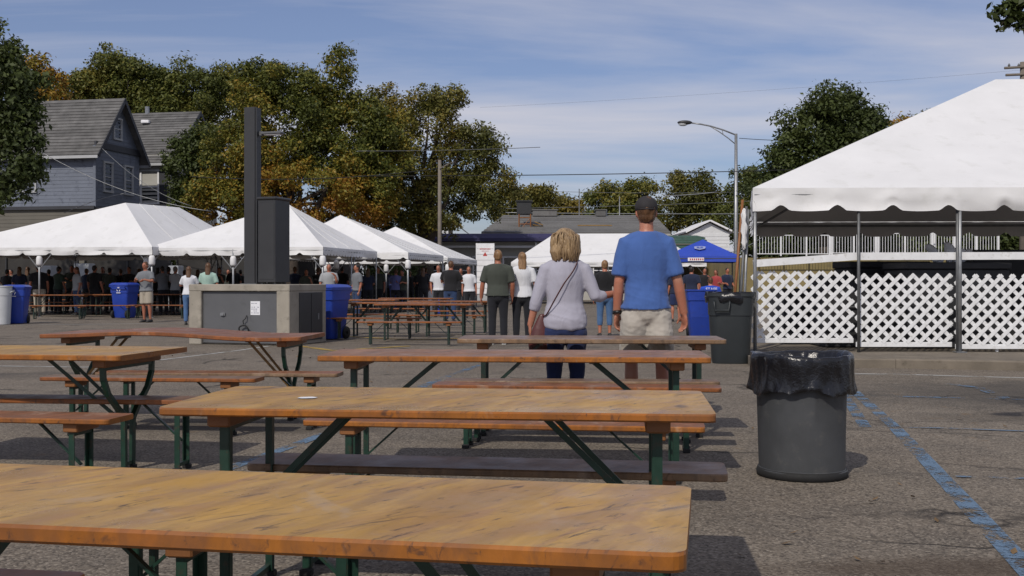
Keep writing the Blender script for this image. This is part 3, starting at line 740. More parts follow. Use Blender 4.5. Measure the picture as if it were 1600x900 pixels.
# dark things in the shade behind the lattice
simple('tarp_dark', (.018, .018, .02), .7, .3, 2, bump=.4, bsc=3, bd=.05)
def crate_stack(x, y, w, d, h, mat, label, name='storage_box', cat='storage box', z=.13):
    t = empty(name, (x, y, z), R(random.uniform(-6, 6)), label, cat, 'dark equipment in the shade behind the lattice')
    MB().box((0, 0, h*.46), (w, d, h*.92), ch=.02).build('body', MATS[mat], t); MB().box((0, 0, h*.96), (w*1.03, d*1.04, h*.08), ch=.012).build('lid', MATS[mat], t)
    for sx in (-1, 1): MB().tube([(sx*w*.25, -d/2-.005, h*.55), (sx*w*.25, -d/2-.04, h*.56), (sx*w*.25+.12, -d/2-.04, h*.56), (sx*w*.25+.12, -d/2-.005, h*.55)], .012, 6).build('handle', MATS['galv_dark'], t)
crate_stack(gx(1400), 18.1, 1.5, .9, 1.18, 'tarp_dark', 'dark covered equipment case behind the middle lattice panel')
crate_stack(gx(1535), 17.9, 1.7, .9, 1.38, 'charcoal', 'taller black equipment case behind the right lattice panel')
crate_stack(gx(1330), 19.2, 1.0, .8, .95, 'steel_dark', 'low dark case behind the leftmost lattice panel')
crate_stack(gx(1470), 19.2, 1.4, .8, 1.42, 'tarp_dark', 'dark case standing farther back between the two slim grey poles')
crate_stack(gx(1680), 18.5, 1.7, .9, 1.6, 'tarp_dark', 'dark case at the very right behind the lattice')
bl = MB()
for i in range(9): bl.ell((random.uniform(-.35, .35), random.uniform(-.1, .1), random.uniform(0, .22)), (.14, .1, .07), Matrix.Rotation(random.uniform(-1, 1), 3, 'Y'), 8, 5)
o = bl.build('cloth_bundle', MATS['tent_white'], None, True); o.location = S(1549, 75, 1.60+.1); tag(o, 'crumpled white cloth bundle on top of the dark cases under the big tent', 'cloth bundle')
o.location = (gx(1549), 17.95, 1.55)
# leaning tent poles and rolled fabric at the corner of the big tent
for q, (xb, xt, zt, m, lab) in enumerate(((1141, 1163, 2.45, 'batten', 'thin wooden pole leaning nearest the street lamp pole'), (1152, 1169, 2.35, 'galv_dark', 'grey pole leaning against the big tent corner'), (1160, 1172, 2.3, 'galv', 'galvanised pole leaning upright beside the tent corner leg'))):
    a = Vector((gx(xb), Y0+.05, 0)); b = Vector((gx(xt), Y0+.12, zt)); o = MB().tube([(0, 0, 0), b-a], .022, 6).build('leaning_pole', MATS[m], None, True); o.location = a; tag(o, lab, 'pole', 'poles leaning at the corner of the big tent')
rf = MB()
rf.rev([(.01, -.02), (.05, 0), (.075, .08), (.06, .2), (.085, .3), (.07, .42), (.05, .5), (.075, .58), (.04, .66), (.01, .68)], 28, wob=lambda a, q, z: (.016*math.sin(a*5+q)+.012*math.sin(a*3-q*2)+.006*math.sin(a*9), .02*math.sin(a*2+q)))
o = rf.build('fabric_roll', MATS['tent_white'], None, True); o.location = (gx(1163), Y0+.02, 1.72); o.scale = (.5, .5, .85); tag(o, 'bunched white tent fabric tied at the corner of the big tent', 'fabric roll')
# ------------------------------------------------------------------ concrete box with the dark column
BY = R(-17)
fr = S(452, 84.0); cb, sb = math.cos(BY), math.sin(BY)
BX, BD, BH = 2.15, 1.50, 1.145
cen = fr-Vector((cb, sb, 0))*BX/2+Vector((-sb, cb, 0))*BD/2
t = empty('concrete_plinth', cen, BY, 'low concrete box with grey metal doors, standing between the tables and tents', 'plinth')
body = MB()
wf = .27
for sx in (-1, 1): MB().box((sx*(BX/2-wf/2), 0, BH/2-.06), (wf, BD, BH-.12), ch=.012).build('concrete_pier', MATS['concrete'], t)
MB().box((0, 0, BH-.062), (BX+.01, BD+.01, .13), ch=.012).build('concrete_cap', MATS['concrete'], t)
MB().box((0, .03, .5), (BX-2*wf+.004, BD-.16, .99)).build('core', MATS['concrete'], t)
pnl = MB().box((0, -BD/2+.075, .52), (BX-2*wf-.01, .03, .98), ch=.006).build('metal_door', MATS['steel_grey'], t)
MB().box((-.36, -BD/2+.045, .58), (.10, .03, .05)).tube([(-.36, -BD/2+.06, .58), (-.36, -BD/2+.02, .58)], .03, 10).build('latch', MATS['galv'], pnl)
sp = MB().box((.33, -BD/2+.056, .70), (.20, .004, .26)).build('paper_notice', MATS['paper'], t)
ik = MB()
for r_ in range(6):
    for q in range(4):
        if random.random() < .75: ik.box((.265+.043*q+random.uniform(-.006, .006), -BD/2+.0525, .61+.036*r_), (random.uniform(.018, .036), .002, .010))
ik.build('handwriting', MATS['ink'], sp)
cab = MB(); cab.tube([(.16, -BD/2+.04, .56), (.15, -BD/2+.0, .50), (.10, -BD/2-.0, .46), (.12, -BD/2-.01, .40)], .010, 6); cab.tube([(.12+.10*math.cos(a), -BD/2-.01-.01*math.sin(a*3), .30+.075*math.sin(a)) for a in [i*.5 for i in range(25)]], .014, 6)
cab.build('cable', MATS['rubber'], t, True)
sd_ = MB().box((BX/2+.004, .10, .53), (.02, BD-.55, .92), ch=.005).build('side_door', MATS['steel_dark'], t)
MB().box((BX/2+.02, .38, .52), (.02, .03, .12)).build('latch', MATS['galv'], sd_)
for yy in (.1,): MB().box((BX/2+.0165, yy, .53), (.006, .008, .88)).build('door_seam', MATS['rubber'], sd_)
# column
ct = empty('steel_column', cen+Matrix.Rotation(BY, 3, 'Z') @ Vector((-BX/2+.94, 0, BH)), BY, 'tall dark square steel column standing on the concrete box', 'column')
CH = ZY(168, 80)-BH
MB().box((0, 0, CH/2), (.24, .24, CH), ch=.008).build('shaft', MATS['steel_dark'], ct)
MB().box((.135, -.02, CH/2), (.035, .16, CH-.02)).build('side_channel', MATS['charcoal'], ct)
MB().box((0, 0, .010), (.36, .34, .02)).build('base_plate', MATS['galv_dark'], ct)
lf = MB().box((.44, 0, ZY(209, 80)-BH), (.44, .17, .055), ch=.015).build('floodlight', MATS['steel_grey'], ct)
MB().box((.19, 0, ZY(209, 80)-BH), (.09, .06, .09), ch=.01).build('bracket', MATS['galv_dark'], lf)
MB().box((.46, 0, ZY(209, 80)-BH-.031), (.34, .13, .008)).build('lamp_lens', MATS['print_white'], lf)
# cabinet
kt = empty('steel_cabinet', cen+Matrix.Rotation(BY, 3, 'Z') @ Vector((-BX/2+1.42, -.02, BH)), BY, 'wide dark metal cabinet with a capped top beside the tall column', 'cabinet')
KH = ZY(312, 80)-BH
MB().box((0, 0, KH/2+.02), (.38, .56, KH-.04), ch=.008).build('body', MATS['charcoal'], kt)
MB().box((0, 0, KH), (.44, .62, .06), ch=.02).build('cap', MATS['charcoal'], kt)
for sx in (-1, 1):
    for sy in (-1, 1): MB().tube([(sx*.13, sy*.2, 0), (sx*.13, sy*.2, .04)], .025, 8).build('foot', MATS['galv_dark'], kt)
MB().box((0, -.282, KH/2), (.32, .008, KH-.2), ch=.003).build('front_panel', MATS['steel_dark'], kt)

# ------------------------------------------------------------------ bins
def cart(px, s, mat, label, yaw=0, k=1.0, logo=True, dark=None, lid=True, face=-1):
    t = empty('wheeled_bin', S(px, s), yaw, label, 'wheeled bin', 'plastic bins on the lot'); w, d, h = .60*k, .70*k, 1.07*k
    b = MB(); n = 5
    def ring(z, wx, dy, r=.06):
        o = []
        for cx_, cy_, a0 in ((1, 1, 0), (-1, 1, 90), (-1, -1, 180), (1, -1, 270)):
            for i in range(4): a = R(a0+30*i); o.append((cx_*(wx/2-r)+r*math.cos(a), cy_*(dy/2-r)+r*math.sin(a), z))
        return o
    rs = [ring(.02, w*.74, d*.70), ring(.05, w*.78, d*.74), ring(h*.74, w*.95, d*.93), ring(h*.745, w*1.0, d*.98), ring(h*.93, w*1.03, d*1.01), ring(h*.935, w*1.08, d*1.06), ring(h*.96, w*1.08, d*1.06)]
    m = len(rs[0])
    for r_ in rs: b.v += r_
    b.f = [(q*m+i, q*m+(i+1) % m, (q+1)*m+(i+1) % m, (q+1)*m+i) for q in range(len(rs)-1) for i in range(m)]+[tuple(range(m-1, -1, -1))]
    if not lid:
        o = len(b.v); b.v += ring(h*.96, w*1.0, d*.98); b.v += ring(h*.4, w*.85, d*.85)
        q = (len(rs)-1)*m
        b.f += [(q+i, q+(i+1) % m, o+(i+1) % m, o+i) for i in range(m)]+[(o+i, o+(i+1) % m, o+m+(i+1) % m, o+m+i) for i in range(m)]+[tuple(range(o+m, o+2*m))]
    b.m = [0]*len(b.f); body_ = autosmooth(b.build('body', MATS[mat], t), 30)
    if lid:
        l = MB(); rr = [ring(h*.962, w*1.10, d*1.10), ring(h*.985, w*1.10, d*1.10), ring(h*1.03, w*.9, d*.9), ring(h*1.04, w*.5, d*.6)]
        for r_ in rr: l.v += r_
        l.f = [(q*m+i, q*m+(i+1) % m, (q+1)*m+(i+1) % m, (q+1)*m+i) for q in range(3) for i in range(m)]+[tuple(range(3*m, 4*m)), tuple(range(m-1, -1, -1))]; l.m = [0]*len(l.f)
        autosmooth(l.build('lid', MATS[dark or mat], t), 30)
    MB().tube([(-w*.42, d*.5, h*.86), (-w*.42, d*.66, h*.93), (w*.42, d*.66, h*.93), (w*.42, d*.5, h*.86)], .018, 6).build('handle', MATS[mat], t, True)
    for sx in (-1, 1):
        wh = MB().rev([(.03, -.03), (.125, -.03), (.135, 0), (.125, .03), (.03, .03)], 16); wh.v = [(z+sx*w*.40, x+d*.36, y+.135) for x, y, z in wh.v]
        wh.build('wheel', MATS['rubber'], t, True)
    if logo:
        lg = MB(); y = face*(d*.505+.005)
        for i in range(3):
            a = R(90+120*i); c = (.055*math.cos(a), y, h*.84+.055*math.sin(a)); lg.box(c, (.075, .006, .024), Matrix.Rotation(-a+R(90), 3, 'Y'))
        lg.box((0, y, h*.84-.11), (.15, .006, .020)); lg.build('recycling_mark', MATS['print_white'], t)
    return t
cart(195, 47.5, 'bin_blue', 'blue wheeled bin standing in front of the left tent, left of the concrete box', R(168), 1.05, face=1)
cart(26, 55.0, 'bin_blue', 'blue bin beside the white bin at the left edge', R(10), 1.0)
cart(514, 75.0, 'bin_blue', 'dark blue wheeled bin right behind the concrete box', R(-25), 1.03, dark='bin_blue')
cart(1094, 72.0, 'bin_blue', 'blue bin between the blue shirted man and the dark grey bin', R(-4), 1.0, logo=False, lid=False)
cart(620, 36.0, 'bin_blue', 'blue bin under the third tent near its leaning pole', R(5), 1.0, logo=False)
cart(748, 46.0, 'bin_blue', 'blue bin under the fourth tent beside the black shirted man', R(5), 1.0, logo=False).location = S(690, 42)
def round_can(px, s, mat, label, r=.30, h=.95, cat='trash can'):
    t = empty('trash_can', S(px, s), 0, label, cat, 'plastic bins on the lot')
    autosmooth(MB().rev([(0, .01), (r*.80, .01), (r*.82, .04), (r*.93, h*.72), (r*.98, h*.725), (r, h*.93), (r*1.05, h*.935), (r*1.05, h*.97), (r*.98, h*.97), (r*.9, h*.5), (0, h*.5)], 28).build('body', MATS[mat], t), 30)
    for sx in (-1, 1): MB().tube([(sx*r*.98, -.08, h*.8), (sx*r*1.16, -.07, h*.82), (sx*r*1.16, .07, h*.82), (sx*r*.98, .08, h*.8)], .015, 6).build('handle', MATS[mat], t, True)
    return t
round_can(4, 56, 'bin_white', 'white round bin cut off by the left edge', .25, 1.12)
round_can(667, 38, 'bin_white', 'pale grey round can under the fourth tent', .27, .85)
# big dark grey bin by the lattice
t = empty('trash_can', S(1141, 105.5), R(-8), 'large dark grey square bin with side handles, behind the black bagged can', 'trash can', 'plastic bins on the lot')
def sqring(z, w, r):
    o = []
    for cx_, cy_, a0 in ((1, 1, 0), (-1, 1, 90), (-1, -1, 180), (1, -1, 270)):
        for i in range(6): a = R(a0+18*i); o.append((cx_*(w/2-r)+r*math.cos(a), cy_*(w/2-r)+r*math.sin(a), z))
    return o
b = MB(); rs = [sqring(.0, .52, .12), sqring(.03, .54, .13), sqring(.70, .615, .16), sqring(.705, .635, .16), sqring(.98, .655, .16), sqring(.985, .685, .17), sqring(1.03, .685, .17), sqring(1.03, .65, .16), sqring(.5, .58, .15)]; m = 24
for r_ in rs: b.v += r_
b.f = [(q*m+i, q*m+(i+1) % m, (q+1)*m+(i+1) % m, (q+1)*m+i) for q in range(len(rs)-1) for i in range(m)]+[tuple(range(m-1, -1, -1)), tuple(range((len(rs)-1)*m, len(rs)*m))]; b.m = [0]*len(b.f)
autosmooth(b.build('body', MATS['bin_dark'], t), 30)
for sx, sy in ((-.14, -1),):
    MB().tube([(sx-.11, -.32, .92), (sx-.11, -.37, .90), (sx-.10, -.37, .78), (sx+.10, -.37, .78), (sx+.11, -.37, .90), (sx+.11, -.32, .92)], .016, 6).build('handle', MATS['bin_dark'], t, True)
lb = MB().rev([(.36, .90), (.375, .96), (.36, 1.045), (.32, 1.045), (.30, .95)], 40, wob=lambda a, q, z: ((.012*math.sin(a*9+q)+.01*math.sin(a*23)+(.03*abs(math.cos(2*a))**3)*0, .02*math.sin(a*7+1)*(1 if q == 0 else .3))))
lb.build('bag_edge', MATS['bin_bag'], t, True)
# near can with black bag
t = empty('trash_can', P(1253, 742), R(0), 'grey round trash can lined with a black bag, in front of the lattice', 'trash can')
r0 = .272; h0 = .74
nb = MB().rev([(0, .012), (r0*.94, .0), (r0*.985, .012), (r0*1.0, .045), (r0*.955, .055), (r0*.975, .30), (r0*1.005, h0-.14), (r0*1.02, h0-.135), (r0*1.02, h0-.03), (r0*1.09, h0-.025), (r0*1.09, h0), (r0*1.03, h0), (r0*.98, .4), (0, .35)], 56, wob=lambda a, q, z: (.0025*math.sin(3*a+q)+.0015*math.sin(7*a), 0))
autosmooth(nb.build('body', MATS['bin_grey'], t), 28)
MB().rev([(r0*.965, .0), (r0*1.012, .004), (r0*1.02, .03), (r0*.99, .052), (r0*.96, .052)], 56).build('base_band', MATS['rubber'], t, True)
bgm = MB(); n = 160
def fold(a, f):
    return (.0022*math.sin(a*11+6.2*f)+.0020*math.sin(a*19+7*f+1)+.0012*math.sin(a*37-9*f)+.006*noise.noise(Vector((a*2.5+f*3, f*2, 7)))+.012*noise.noise(Vector((math.cos(a)*4, math.sin(a)*4, f*2.4)))+.004*noise.noise(Vector((math.cos(a)*9+f*3, math.sin(a)*9, f*3))))
prof = [(-.34, .88), (-.22, .90), (-.08, .95), (-.02, .99), (.0, 1.05), (.006, 1.09), (0, 1.13), (-.02, 1.145), (-.06, 1.15), (-.10, 1.145), (-.14, 1.15), (-.17, 1.16), (-.195, 1.175), (-.215, 1.185), (-.222, 1.175)]
vs = []
for q, (dz, k_) in enumerate(prof):
    for i in range(n):
        a = 2*math.pi*i/n; f = q/len(prof); amp = .35 if q in (4, 5, 6) else (1.0+1.3*max(0, f-.55))
        if q < 3: amp = 2.2
        rr = r0*k_+fold(a, f)*amp
        hem = (.018*math.sin(a*3+.7)+.012*math.sin(a*8+2)+.008*noise.noise(Vector((a*5, 3, 1))))*(max(0, f-.5)*2)
        top = .008*math.sin(a*2+1)+.003*math.sin(a*5)+.002*math.sin(a*13) if 3 <= q <= 8 else 0
        vs.append((rr*math.cos(a), rr*math.sin(a), h0+.012+dz+hem+top))
bgm.v = vs; bgm.f = [(q*n+i, q*n+(i+1) % n, (q+1)*n+(i+1) % n, (q+1)*n+i) for q in range(len(prof)-1) for i in range(n)]+[tuple(range(n))]; bgm.m = [0]*len(bgm.f)
bgm.build('bin_bag', MATS['bin_bag'], t, True)
# blue covered counter and yellow base by the lamp pole
t = empty('covered_table', S(1108, 62), 0, 'table under a blue cover behind the blue and grey bins', 'table')
simple('cover_blue', (.02, .07, .30), .5, .2, 2, bump=.6, bsc=6, bd=.03)
MB().box((0, 0, .88), (1.2, .7, .05), ch=.02).build('blue_cover', MATS['cover_blue'], t)
MB().box((0, 0, .80), (1.24, .74, .12), ch=.02).build('blue_cover', MATS['cover_blue'], t)
for sx in (-1, 1):
    for sy in (-1, 1): MB().box((sx*.55, sy*.3, .38), (.04, .04, .76)).build('leg', MATS['galv_dark'], t)

# ------------------------------------------------------------------ lamps, poles, wires
t = empty('street_lamp', S(1150, 27), 0, 'tall grey street lamp with a curved arm reaching left over the crowd', 'street lamp')
zt = ZY(209, 27)
MB().tube([(0, 0, 0), (0, 0, 3), (0, 0, zt)], [.16, .13, .085], 12).build('pole', MATS['galv'], t, True)
MB().rev([(.25, 0), (.25, .06), (.18, .12), (.14, .3)], 14).build('base', MATS['galv'], t, True)
arm = MB(); s_ = 27
pa = [((px-1150)/s_, 0, ZY(py, s_)) for px, py in ((1150, 211), (1130, 203), (1110, 197), (1095, 194), (1080, 192))]
arm.tube(pa, .045, 8); arm.tube([((px-1150)/s_, 0, ZY(py, s_)) for px, py in ((1150, 226), (1138, 216), (1124, 206), (1110, 197.5))], .03, 6); arm.build('arm', MATS['galv'], t, True)
MB().tube([((1128-1150)/s_, 0, ZY(202.5, s_)), ((1130-1150)/s_, 0, ZY(210, s_))], .02, 5).build('strut', MATS['galv'], t)
hd = MB().ell(((1070-1150)/s_, 0, ZY(191.5, s_)), (.44, .2, .13), None, 14, 8); h_ = hd.build('lamp_head', MATS['steel_dark'], t, True)
MB().ell(((1067-1150)/s_, 0, ZY(194, s_)), (.27, .16, .12), None, 12, 6).build('lamp_glass', MATS['bin_white'], h_, True)
def upole(px, s, top, label, r=.13, arms=(), cat='utility pole', mat='bark', bot=0):
    t = empty('utility_pole', S(px, s), 0, label, cat, 'utility poles behind the tents'); zt = ZY(top, s)
    MB().tube([(0, 0, bot), (0, 0, zt)], [r, r*.75], 10).build('pole', MATS[mat], t, True)
    for (x0, y0, x1, y1, w) in arms: MB().tube([((x0-px)/s, -.1, ZY(y0, s)), ((x1-px)/s, -.1, ZY(y1, s))], w, 6).build('arm', MATS[mat], t, True)
    return t
simple('pole_wood', (.17, .145, .12), .85, .2, 4, bump=.3)
upole(687, 32, 250, 'grey utility pole with a short slanted arm in front of the olive tree', .11, [(687, 264, 702, 256, .03), (702, 256, 710, 253, .02)], mat='pole_wood')
upole(905, 20, 295, 'thin pole rising behind the long grey roof, left one', .05, mat='galv_dark'); upole(968, 20, 307, 'thin pole rising behind the long grey roof, right one', .05, mat='galv')
up = upole(1598, 36, 97, 'wooden utility pole with cross arms above the peak of the big tent', .15, [(1568, 107, 1640, 103, .06), (1570, 118, 1640, 115, .06)], mat='pole_wood')
for px in (1575, 1590, 1612): MB().rev([(.03, 0), (.06, .05), (.04, .1), (.02, .14)], 8, ((px-1598)/36, -.1, ZY(105, 36))).build('insulator', MATS['steel_grey'], up, True)
def wire(a, b, sag, label, r=.012, mat='rubber', group='overhead wires'):
    a = Vector(a); b = Vector(b); n = 16; c = (a+b)/2
    pts = [a.lerp(b, i/n)-Vector((0, 0, sag*4*(i/n)*(1-i/n)))-c for i in range(n+1)]
    o = MB().tube(pts, r, 5).build('overhead_wire', MATS[mat], None, True); o.location = c; tag(o, label, 'wire', group)
def SP(px, py, s): return S(px, s, ZY(py, s))
wire(SP(560, 275, 32), SP(1700, 246, 30), .25, 'dark wire crossing the middle of the sky behind the street lamp', .022)
wire(SP(687, 263, 32), SP(300, 276, 33), .3, 'wire from the grey utility pole leftwards through the big autumn tree', .02)
wire(SP(780, 332, 20), SP(1240, 334, 20), .05, 'lower of the two wires just above the long grey roof', .028, 'galv')
wire(SP(780, 326, 20), SP(1240, 311, 20), .1, 'upper of the two wires just above the long grey roof', .022, 'galv_dark')
wire(SP(560, 236, 32), SP(844, 230, 30), .05, 'short wire poking out to the right of the olive tree', .016, 'galv_dark')
wire(SP(860, 299, 20), SP(1160, 300, 20), .1, 'faint wire between the thin poles', .016, 'galv_dark')
wire(SP(1155, 216, 27), SP(1598, 190, 30), .5, 'wire crossing the dark round tree on the right', .018)
wire(SP(750, 168, 24), SP(1700, 100, 24), .2, 'faint high wire across the sky', .005, 'galv_dark')
wire(SP(60, 235, 31), SP(330, 330, 31), .5, 'pale service wire crossing the blue house', .016, 'galv')
wire(SP(160, 232, 31), SP(300, 322, 31), .4, 'second pale wire in front of the blue gable', .012, 'galv')
wire(SP(100, 333, 33), SP(196, 302, 33), -.1, 'pale wire rising over the left tent ridge', .014, 'galv')
wire(SP(1140, 395, 60), SP(1215, 352, 60), .1, 'slack rope under the left corner of the big tent', .010, 'galv_dark')
wire(SP(305, 188, 26), SP(420, 196, 26), .2, 'thin wire leaving the gable of the right house', .012, 'galv')
wire(SP(1036, 306, 22), SP(1120, 300, 22), .05, 'pale bracket wire left of the street lamp pole', .03, 'galv')

# ------------------------------------------------------------------ houses
simple('siding_blue', (.145, .165, .21), .65, .15, 1.2, bump=.1, dirt=(.05, .06, .09))
simple('siding_beige', (.13, .12, .10), .7, .15, 1.2, bump=.1)
simple('siding_pale', (.42, .41, .38), .7, .12, 1.2, bump=.1)
simple('siding_white', (.66, .67, .68), .7, .08, 1.2, bump=.1)
simple('trim_dark', (.035, .037, .045), .6, .2, 2, bump=.05)
simple('trim_grey', (.40, .41, .42), .6, .1, 2, bump=.05)
simple('glass_dark', (.012, .014, .018), .12, .3, 1, bump=0, spec=.6)
simple('shingle', (.155, .152, .148), .9, .4, 1.8, bump=.6, bsc=30, bd=.02, dirt=(.105, .10, .098), rndv=.45)
simple('roof_far', (.17, .168, .165), .9, .25, .6, bump=.4, bsc=8, bd=.03, dirt=(.11, .10, .10), rndv=.3)
simple('awning_purple', (.028, .026, .085), .6, .15, 2)
simple('roof_green', (.035, .085, .06), .7, .25, 1, dirt=(.10, .11, .10))
simple('wood_crate', (.28, .17, .06), .7, .3, 3)
def window(parent, org, X, Nn, u, z0, w, h, frame='trim_grey', blind=False):
    """window on a wall: org + X*u, outward normal Nn"""
    rot = Matrix((X, Nn, Vector((0, 0, 1)))).transposed(); c = org+X*u; c.z = 0
    f = MB(); fw = .10
    for dx in (-1, 1): f.box(c+X*(dx*(w/2))+Nn*.05+Vector((0, 0, z0+h/2)), (fw, .10, h+fw), rot)
    for z_ in (z0, z0+h): f.box(c+Nn*.055+Vector((0, 0, z_)), (w+fw*1.6, .12, fw), rot)
    f.box(c+Nn*.03+Vector((0, 0, z0+h/2)), (w, .06, .06), rot)
    fo = f.build('window', MATS[frame], parent)
    MB().box(c+Nn*.012+Vector((0, 0, z0+h/2)), (w-.02, .02, h-.02), rot).build('pane', MATS['glass_dark'], fo)
    if blind: MB().box(c+Nn*.026+Vector((0, 0, z0+h*.76)), (w-.1, .008, h*.42), rot).build('blind', MATS['siding_pale'], fo)
    return fo
def boards(parent, org, X, Nn, L, z0, z1, mat, step=.2, gable=None):
    rot = Matrix((X, Nn, Vector((0, 0, 1)))).transposed() @ Matrix.Rotation(R(4), 3, 'X')
    z = z0; 
    while z < z1-.02:
        if gable:
            (ua, za), (um, zm), (ub, zb) = gable
            if z > za: a = ua+(um-ua)*(z+step/2-za)/(zm-za); b = ub+(um-ub)*(z+step/2-zb)/(zm-zb)
            else: a, b = 0, L
        else: a, b = 0, L
        if b-a > .15: MB().box(org+X*(a+b)/2+Nn*.012+Vector((0, 0, z+step/2)), (b-a, .022, step+.015), rot).build('siding_board', MATS[mat], parent)
        z += step
def wallbox(parent, pts, z0, z1, mat, name='wall'):
    MB().prism([(p.x, p.y) for p in pts], z0, z1).build(name, MATS[mat], parent)
def house(name, label, corner, yaw, L, D, eave, ridge, lower, blue, low_z, roof='shingle', over=.45, step=.21, shingles=.24):
    X = Vector((math.cos(yaw), math.sin(yaw), 0)); Y = Vector((-X.y, X.x, 0)); ctr = corner-X*L/2+Y*D/2
    t = empty(name, ctr, 0, label, 'house', 'houses behind the left tents'); c = corner-ctr
    # all local from c (near right corner)
    FRc, FLc, BRc, BLc = c, c-X*L, c+Y*D, c-X*L+Y*D
    wallbox(t, [FLc, FRc, BRc, BLc], 0, eave, blue)
    # gable end prism
    g = MB(); a, b = FRc+Vector((0, 0, eave)), BRc+Vector((0, 0, eave)); m_ = (FRc+BRc)/2+Vector((0, 0, ridge)); w = X*-.2
    a2, b2, m2 = [p-X*L for p in (a, b, m_)]
    g.add([a, b, m_, a2, b2, m2], [(0, 1, 2), (5, 4, 3), (0, 2, 5, 3), (1, 4, 5, 2), (0, 3, 4, 1)]); g.build('gable', MATS[blue], t)
    # roof slopes with courses of shingles
    for sgn, e in ((1, FRc), (-1, BRc)):
        out_ = -Y*sgn; eR = e+X*over+out_*over; slope = (ridge-eave)/(D/2); e0 = Vector((0, 0, eave-slope*over))
        m0 = (FRc+BRc)/2+X*over+Vector((0, 0, ridge+.02)); st = eR+e0; n = int(((m0-st).length)/shingles); d = (m0-st)/n; nn = X.cross(d.normalized()); nn = nn if nn.z > 0 else -nn
        for i in range(n):
            p, q = st+d*i, st+d*(i+1.06); thk = .035; q2 = q
            mb = MB(); LL = L+2*over
            A_, B_ = p+nn*(thk+.03), q2+nn*(.03); 
            mb.add([A_, B_, B_-X*LL, A_-X*LL, p, q2, q2-X*LL, p-X*LL], [(0, 1, 2, 3), (7, 6, 5, 4), (0, 3, 7, 4), (0, 4, 5, 1), (3, 2, 6, 7)])
            mb.build('shingle_course', MATS[roof], t)
        # rake and eave boards
        MB().bar(st+nn*-.06+X*.02, m0+nn*-.06+X*.02, .04, .20, up=nn).build('rake_board', MATS['trim_dark'], t)
        MB().bar(st-Vector((0, 0, .08))+out_*.02, st-Vector((0, 0, .08))-X*(L+2*over)+out_*.02, .05, .16).build('gutter', MATS['trim_grey'], t)
    return t, c, X, Y
hc = Vector((-22.5, 58.7, 0)); HYW = R(-11)
HYW = R(-11)
h1, c, X, Y = house('blue_house', 'blue grey clapboard house with a steep gable behind the left tent', hc, HYW, 11.5, 4.5, 8.55, 11.4, None, 'siding_blue', 5.2)
Nf, Nr = -Y, X
boards(h1, c-X*11.5, X, Nf, 11.5, 5.3, 8.4, 'siding_blue'); boards(h1, c-X*11.5, X, Nf, 11.5, 0.2, 5.1, 'siding_beige')
boards(h1, c, Y, Nr, 4.5, 5.3, 11.2, 'siding_blue', .21, ((0, 8.5), (2.25, 11.3), (4.5, 8.5))); boards(h1, c, Y, Nr, 4.5, .2, 5.1, 'siding_beige')
MB().box(c+Nr*.05+Vector((0, 0, 8.62))+Y*2.25, (.12, 4.6, .34), Matrix.Rotation(HYW, 3, 'Z')).build('belt_board', MATS['trim_dark'], h1)
MB().box(c-X*5.75+Nf*.08+Vector((0, 0, 5.2)), (11.6, .2, .18), Matrix.Rotation(HYW, 3, 'Z')).build('belt_board', MATS['trim_dark'], h1)
MB().box(c+Vector((0, 0, 6.9))+Nf*.02+Nr*.02, (.16, .16, 3.3), Matrix.Rotation(HYW, 3, 'Z')).build('corner_board', MATS['siding_blue'], h1)
MB().box(c-X*11.5+Vector((0, 0, 8.3))+X*5.75+Nf*.06, (11.4, .1, .35), Matrix.Rotation(HYW, 3, 'Z')).build('frieze_board', MATS['trim_dark'], h1)
for u, z0 in ((1.2, 6.15), (3.3, 6.15)): window(h1, c, Y, Nr, u, z0, .8, 1.6)
window(h1, c, Y, Nr, 2.15, 9.15, .75, 1.15)
for u in (2.2, 6.9): window(h1, c-X*11.5, X, Nf, u+.6, 6.1, .95, 1.5)
for u in (3.2, 8.6): window(h1, c-X*11.5, X, Nf, u, 2.4, 1.2, 1.7, 'siding_beige')
window(h1, c, Y, Nr, 2.4, 2.5, 1.0, 1.7, 'siding_beige')
MB().tube([c-X*9.6+Y*2.2+Vector((0, 0, 11.2)), c-X*9.6+Y*2.2+Vector((0, 0, 11.7))], .09, 8).build('roof_vent', MATS['galv'], h1)
h2c = Vector((-20.6, 65.4, 0))
h2, c, X, Y = house('grey_house', 'pale sided house with a grey gabled roof, right of the blue house', h2c, HYW, 9.0, 6.2, 8.75, 11.85, None, 'siding_pale', 0)
boards(h2, c-X*9, X, -Y, 9, .2, 8.7, 'siding_pale', .24); boards(h2, c, Y, X, 6.2, .2, 11.7, 'siding_pale', .24, ((0, 8.7), (3.1, 11.8), (6.2, 8.7)))
window(h2, c-X*9, X, -Y, 7.75, 5.9, 1.15, 2.0, 'print_white', True); MB().box(c-X*.35-Y*.03+Vector((0, 0, 6.9)), (.55, .06, 2.1), Matrix.Rotation(HYW, 3, 'Z')).build('shutter', MATS['trim_dark'], h2)
window(h2, c, Y, X, 3.1, 9.2, .8, 1.3); window(h2, c, Y, X, 3.1, 5.9, .9, 1.6)
MB().tube([c-X*3.2+Y*3.1+Vector((0, 0, 11.6)), c-X*3.2+Y*3.1+Vector((0, 0, 12.3))], .14, 8).build('roof_vent', MATS['galv'], h2)
MB().box(c-X*2.8+Y*2.2+Vector((0, 0, 11.2)), (.5, .35, .2), ch=.03).build('roof_vent', MATS['print_white'], h2)

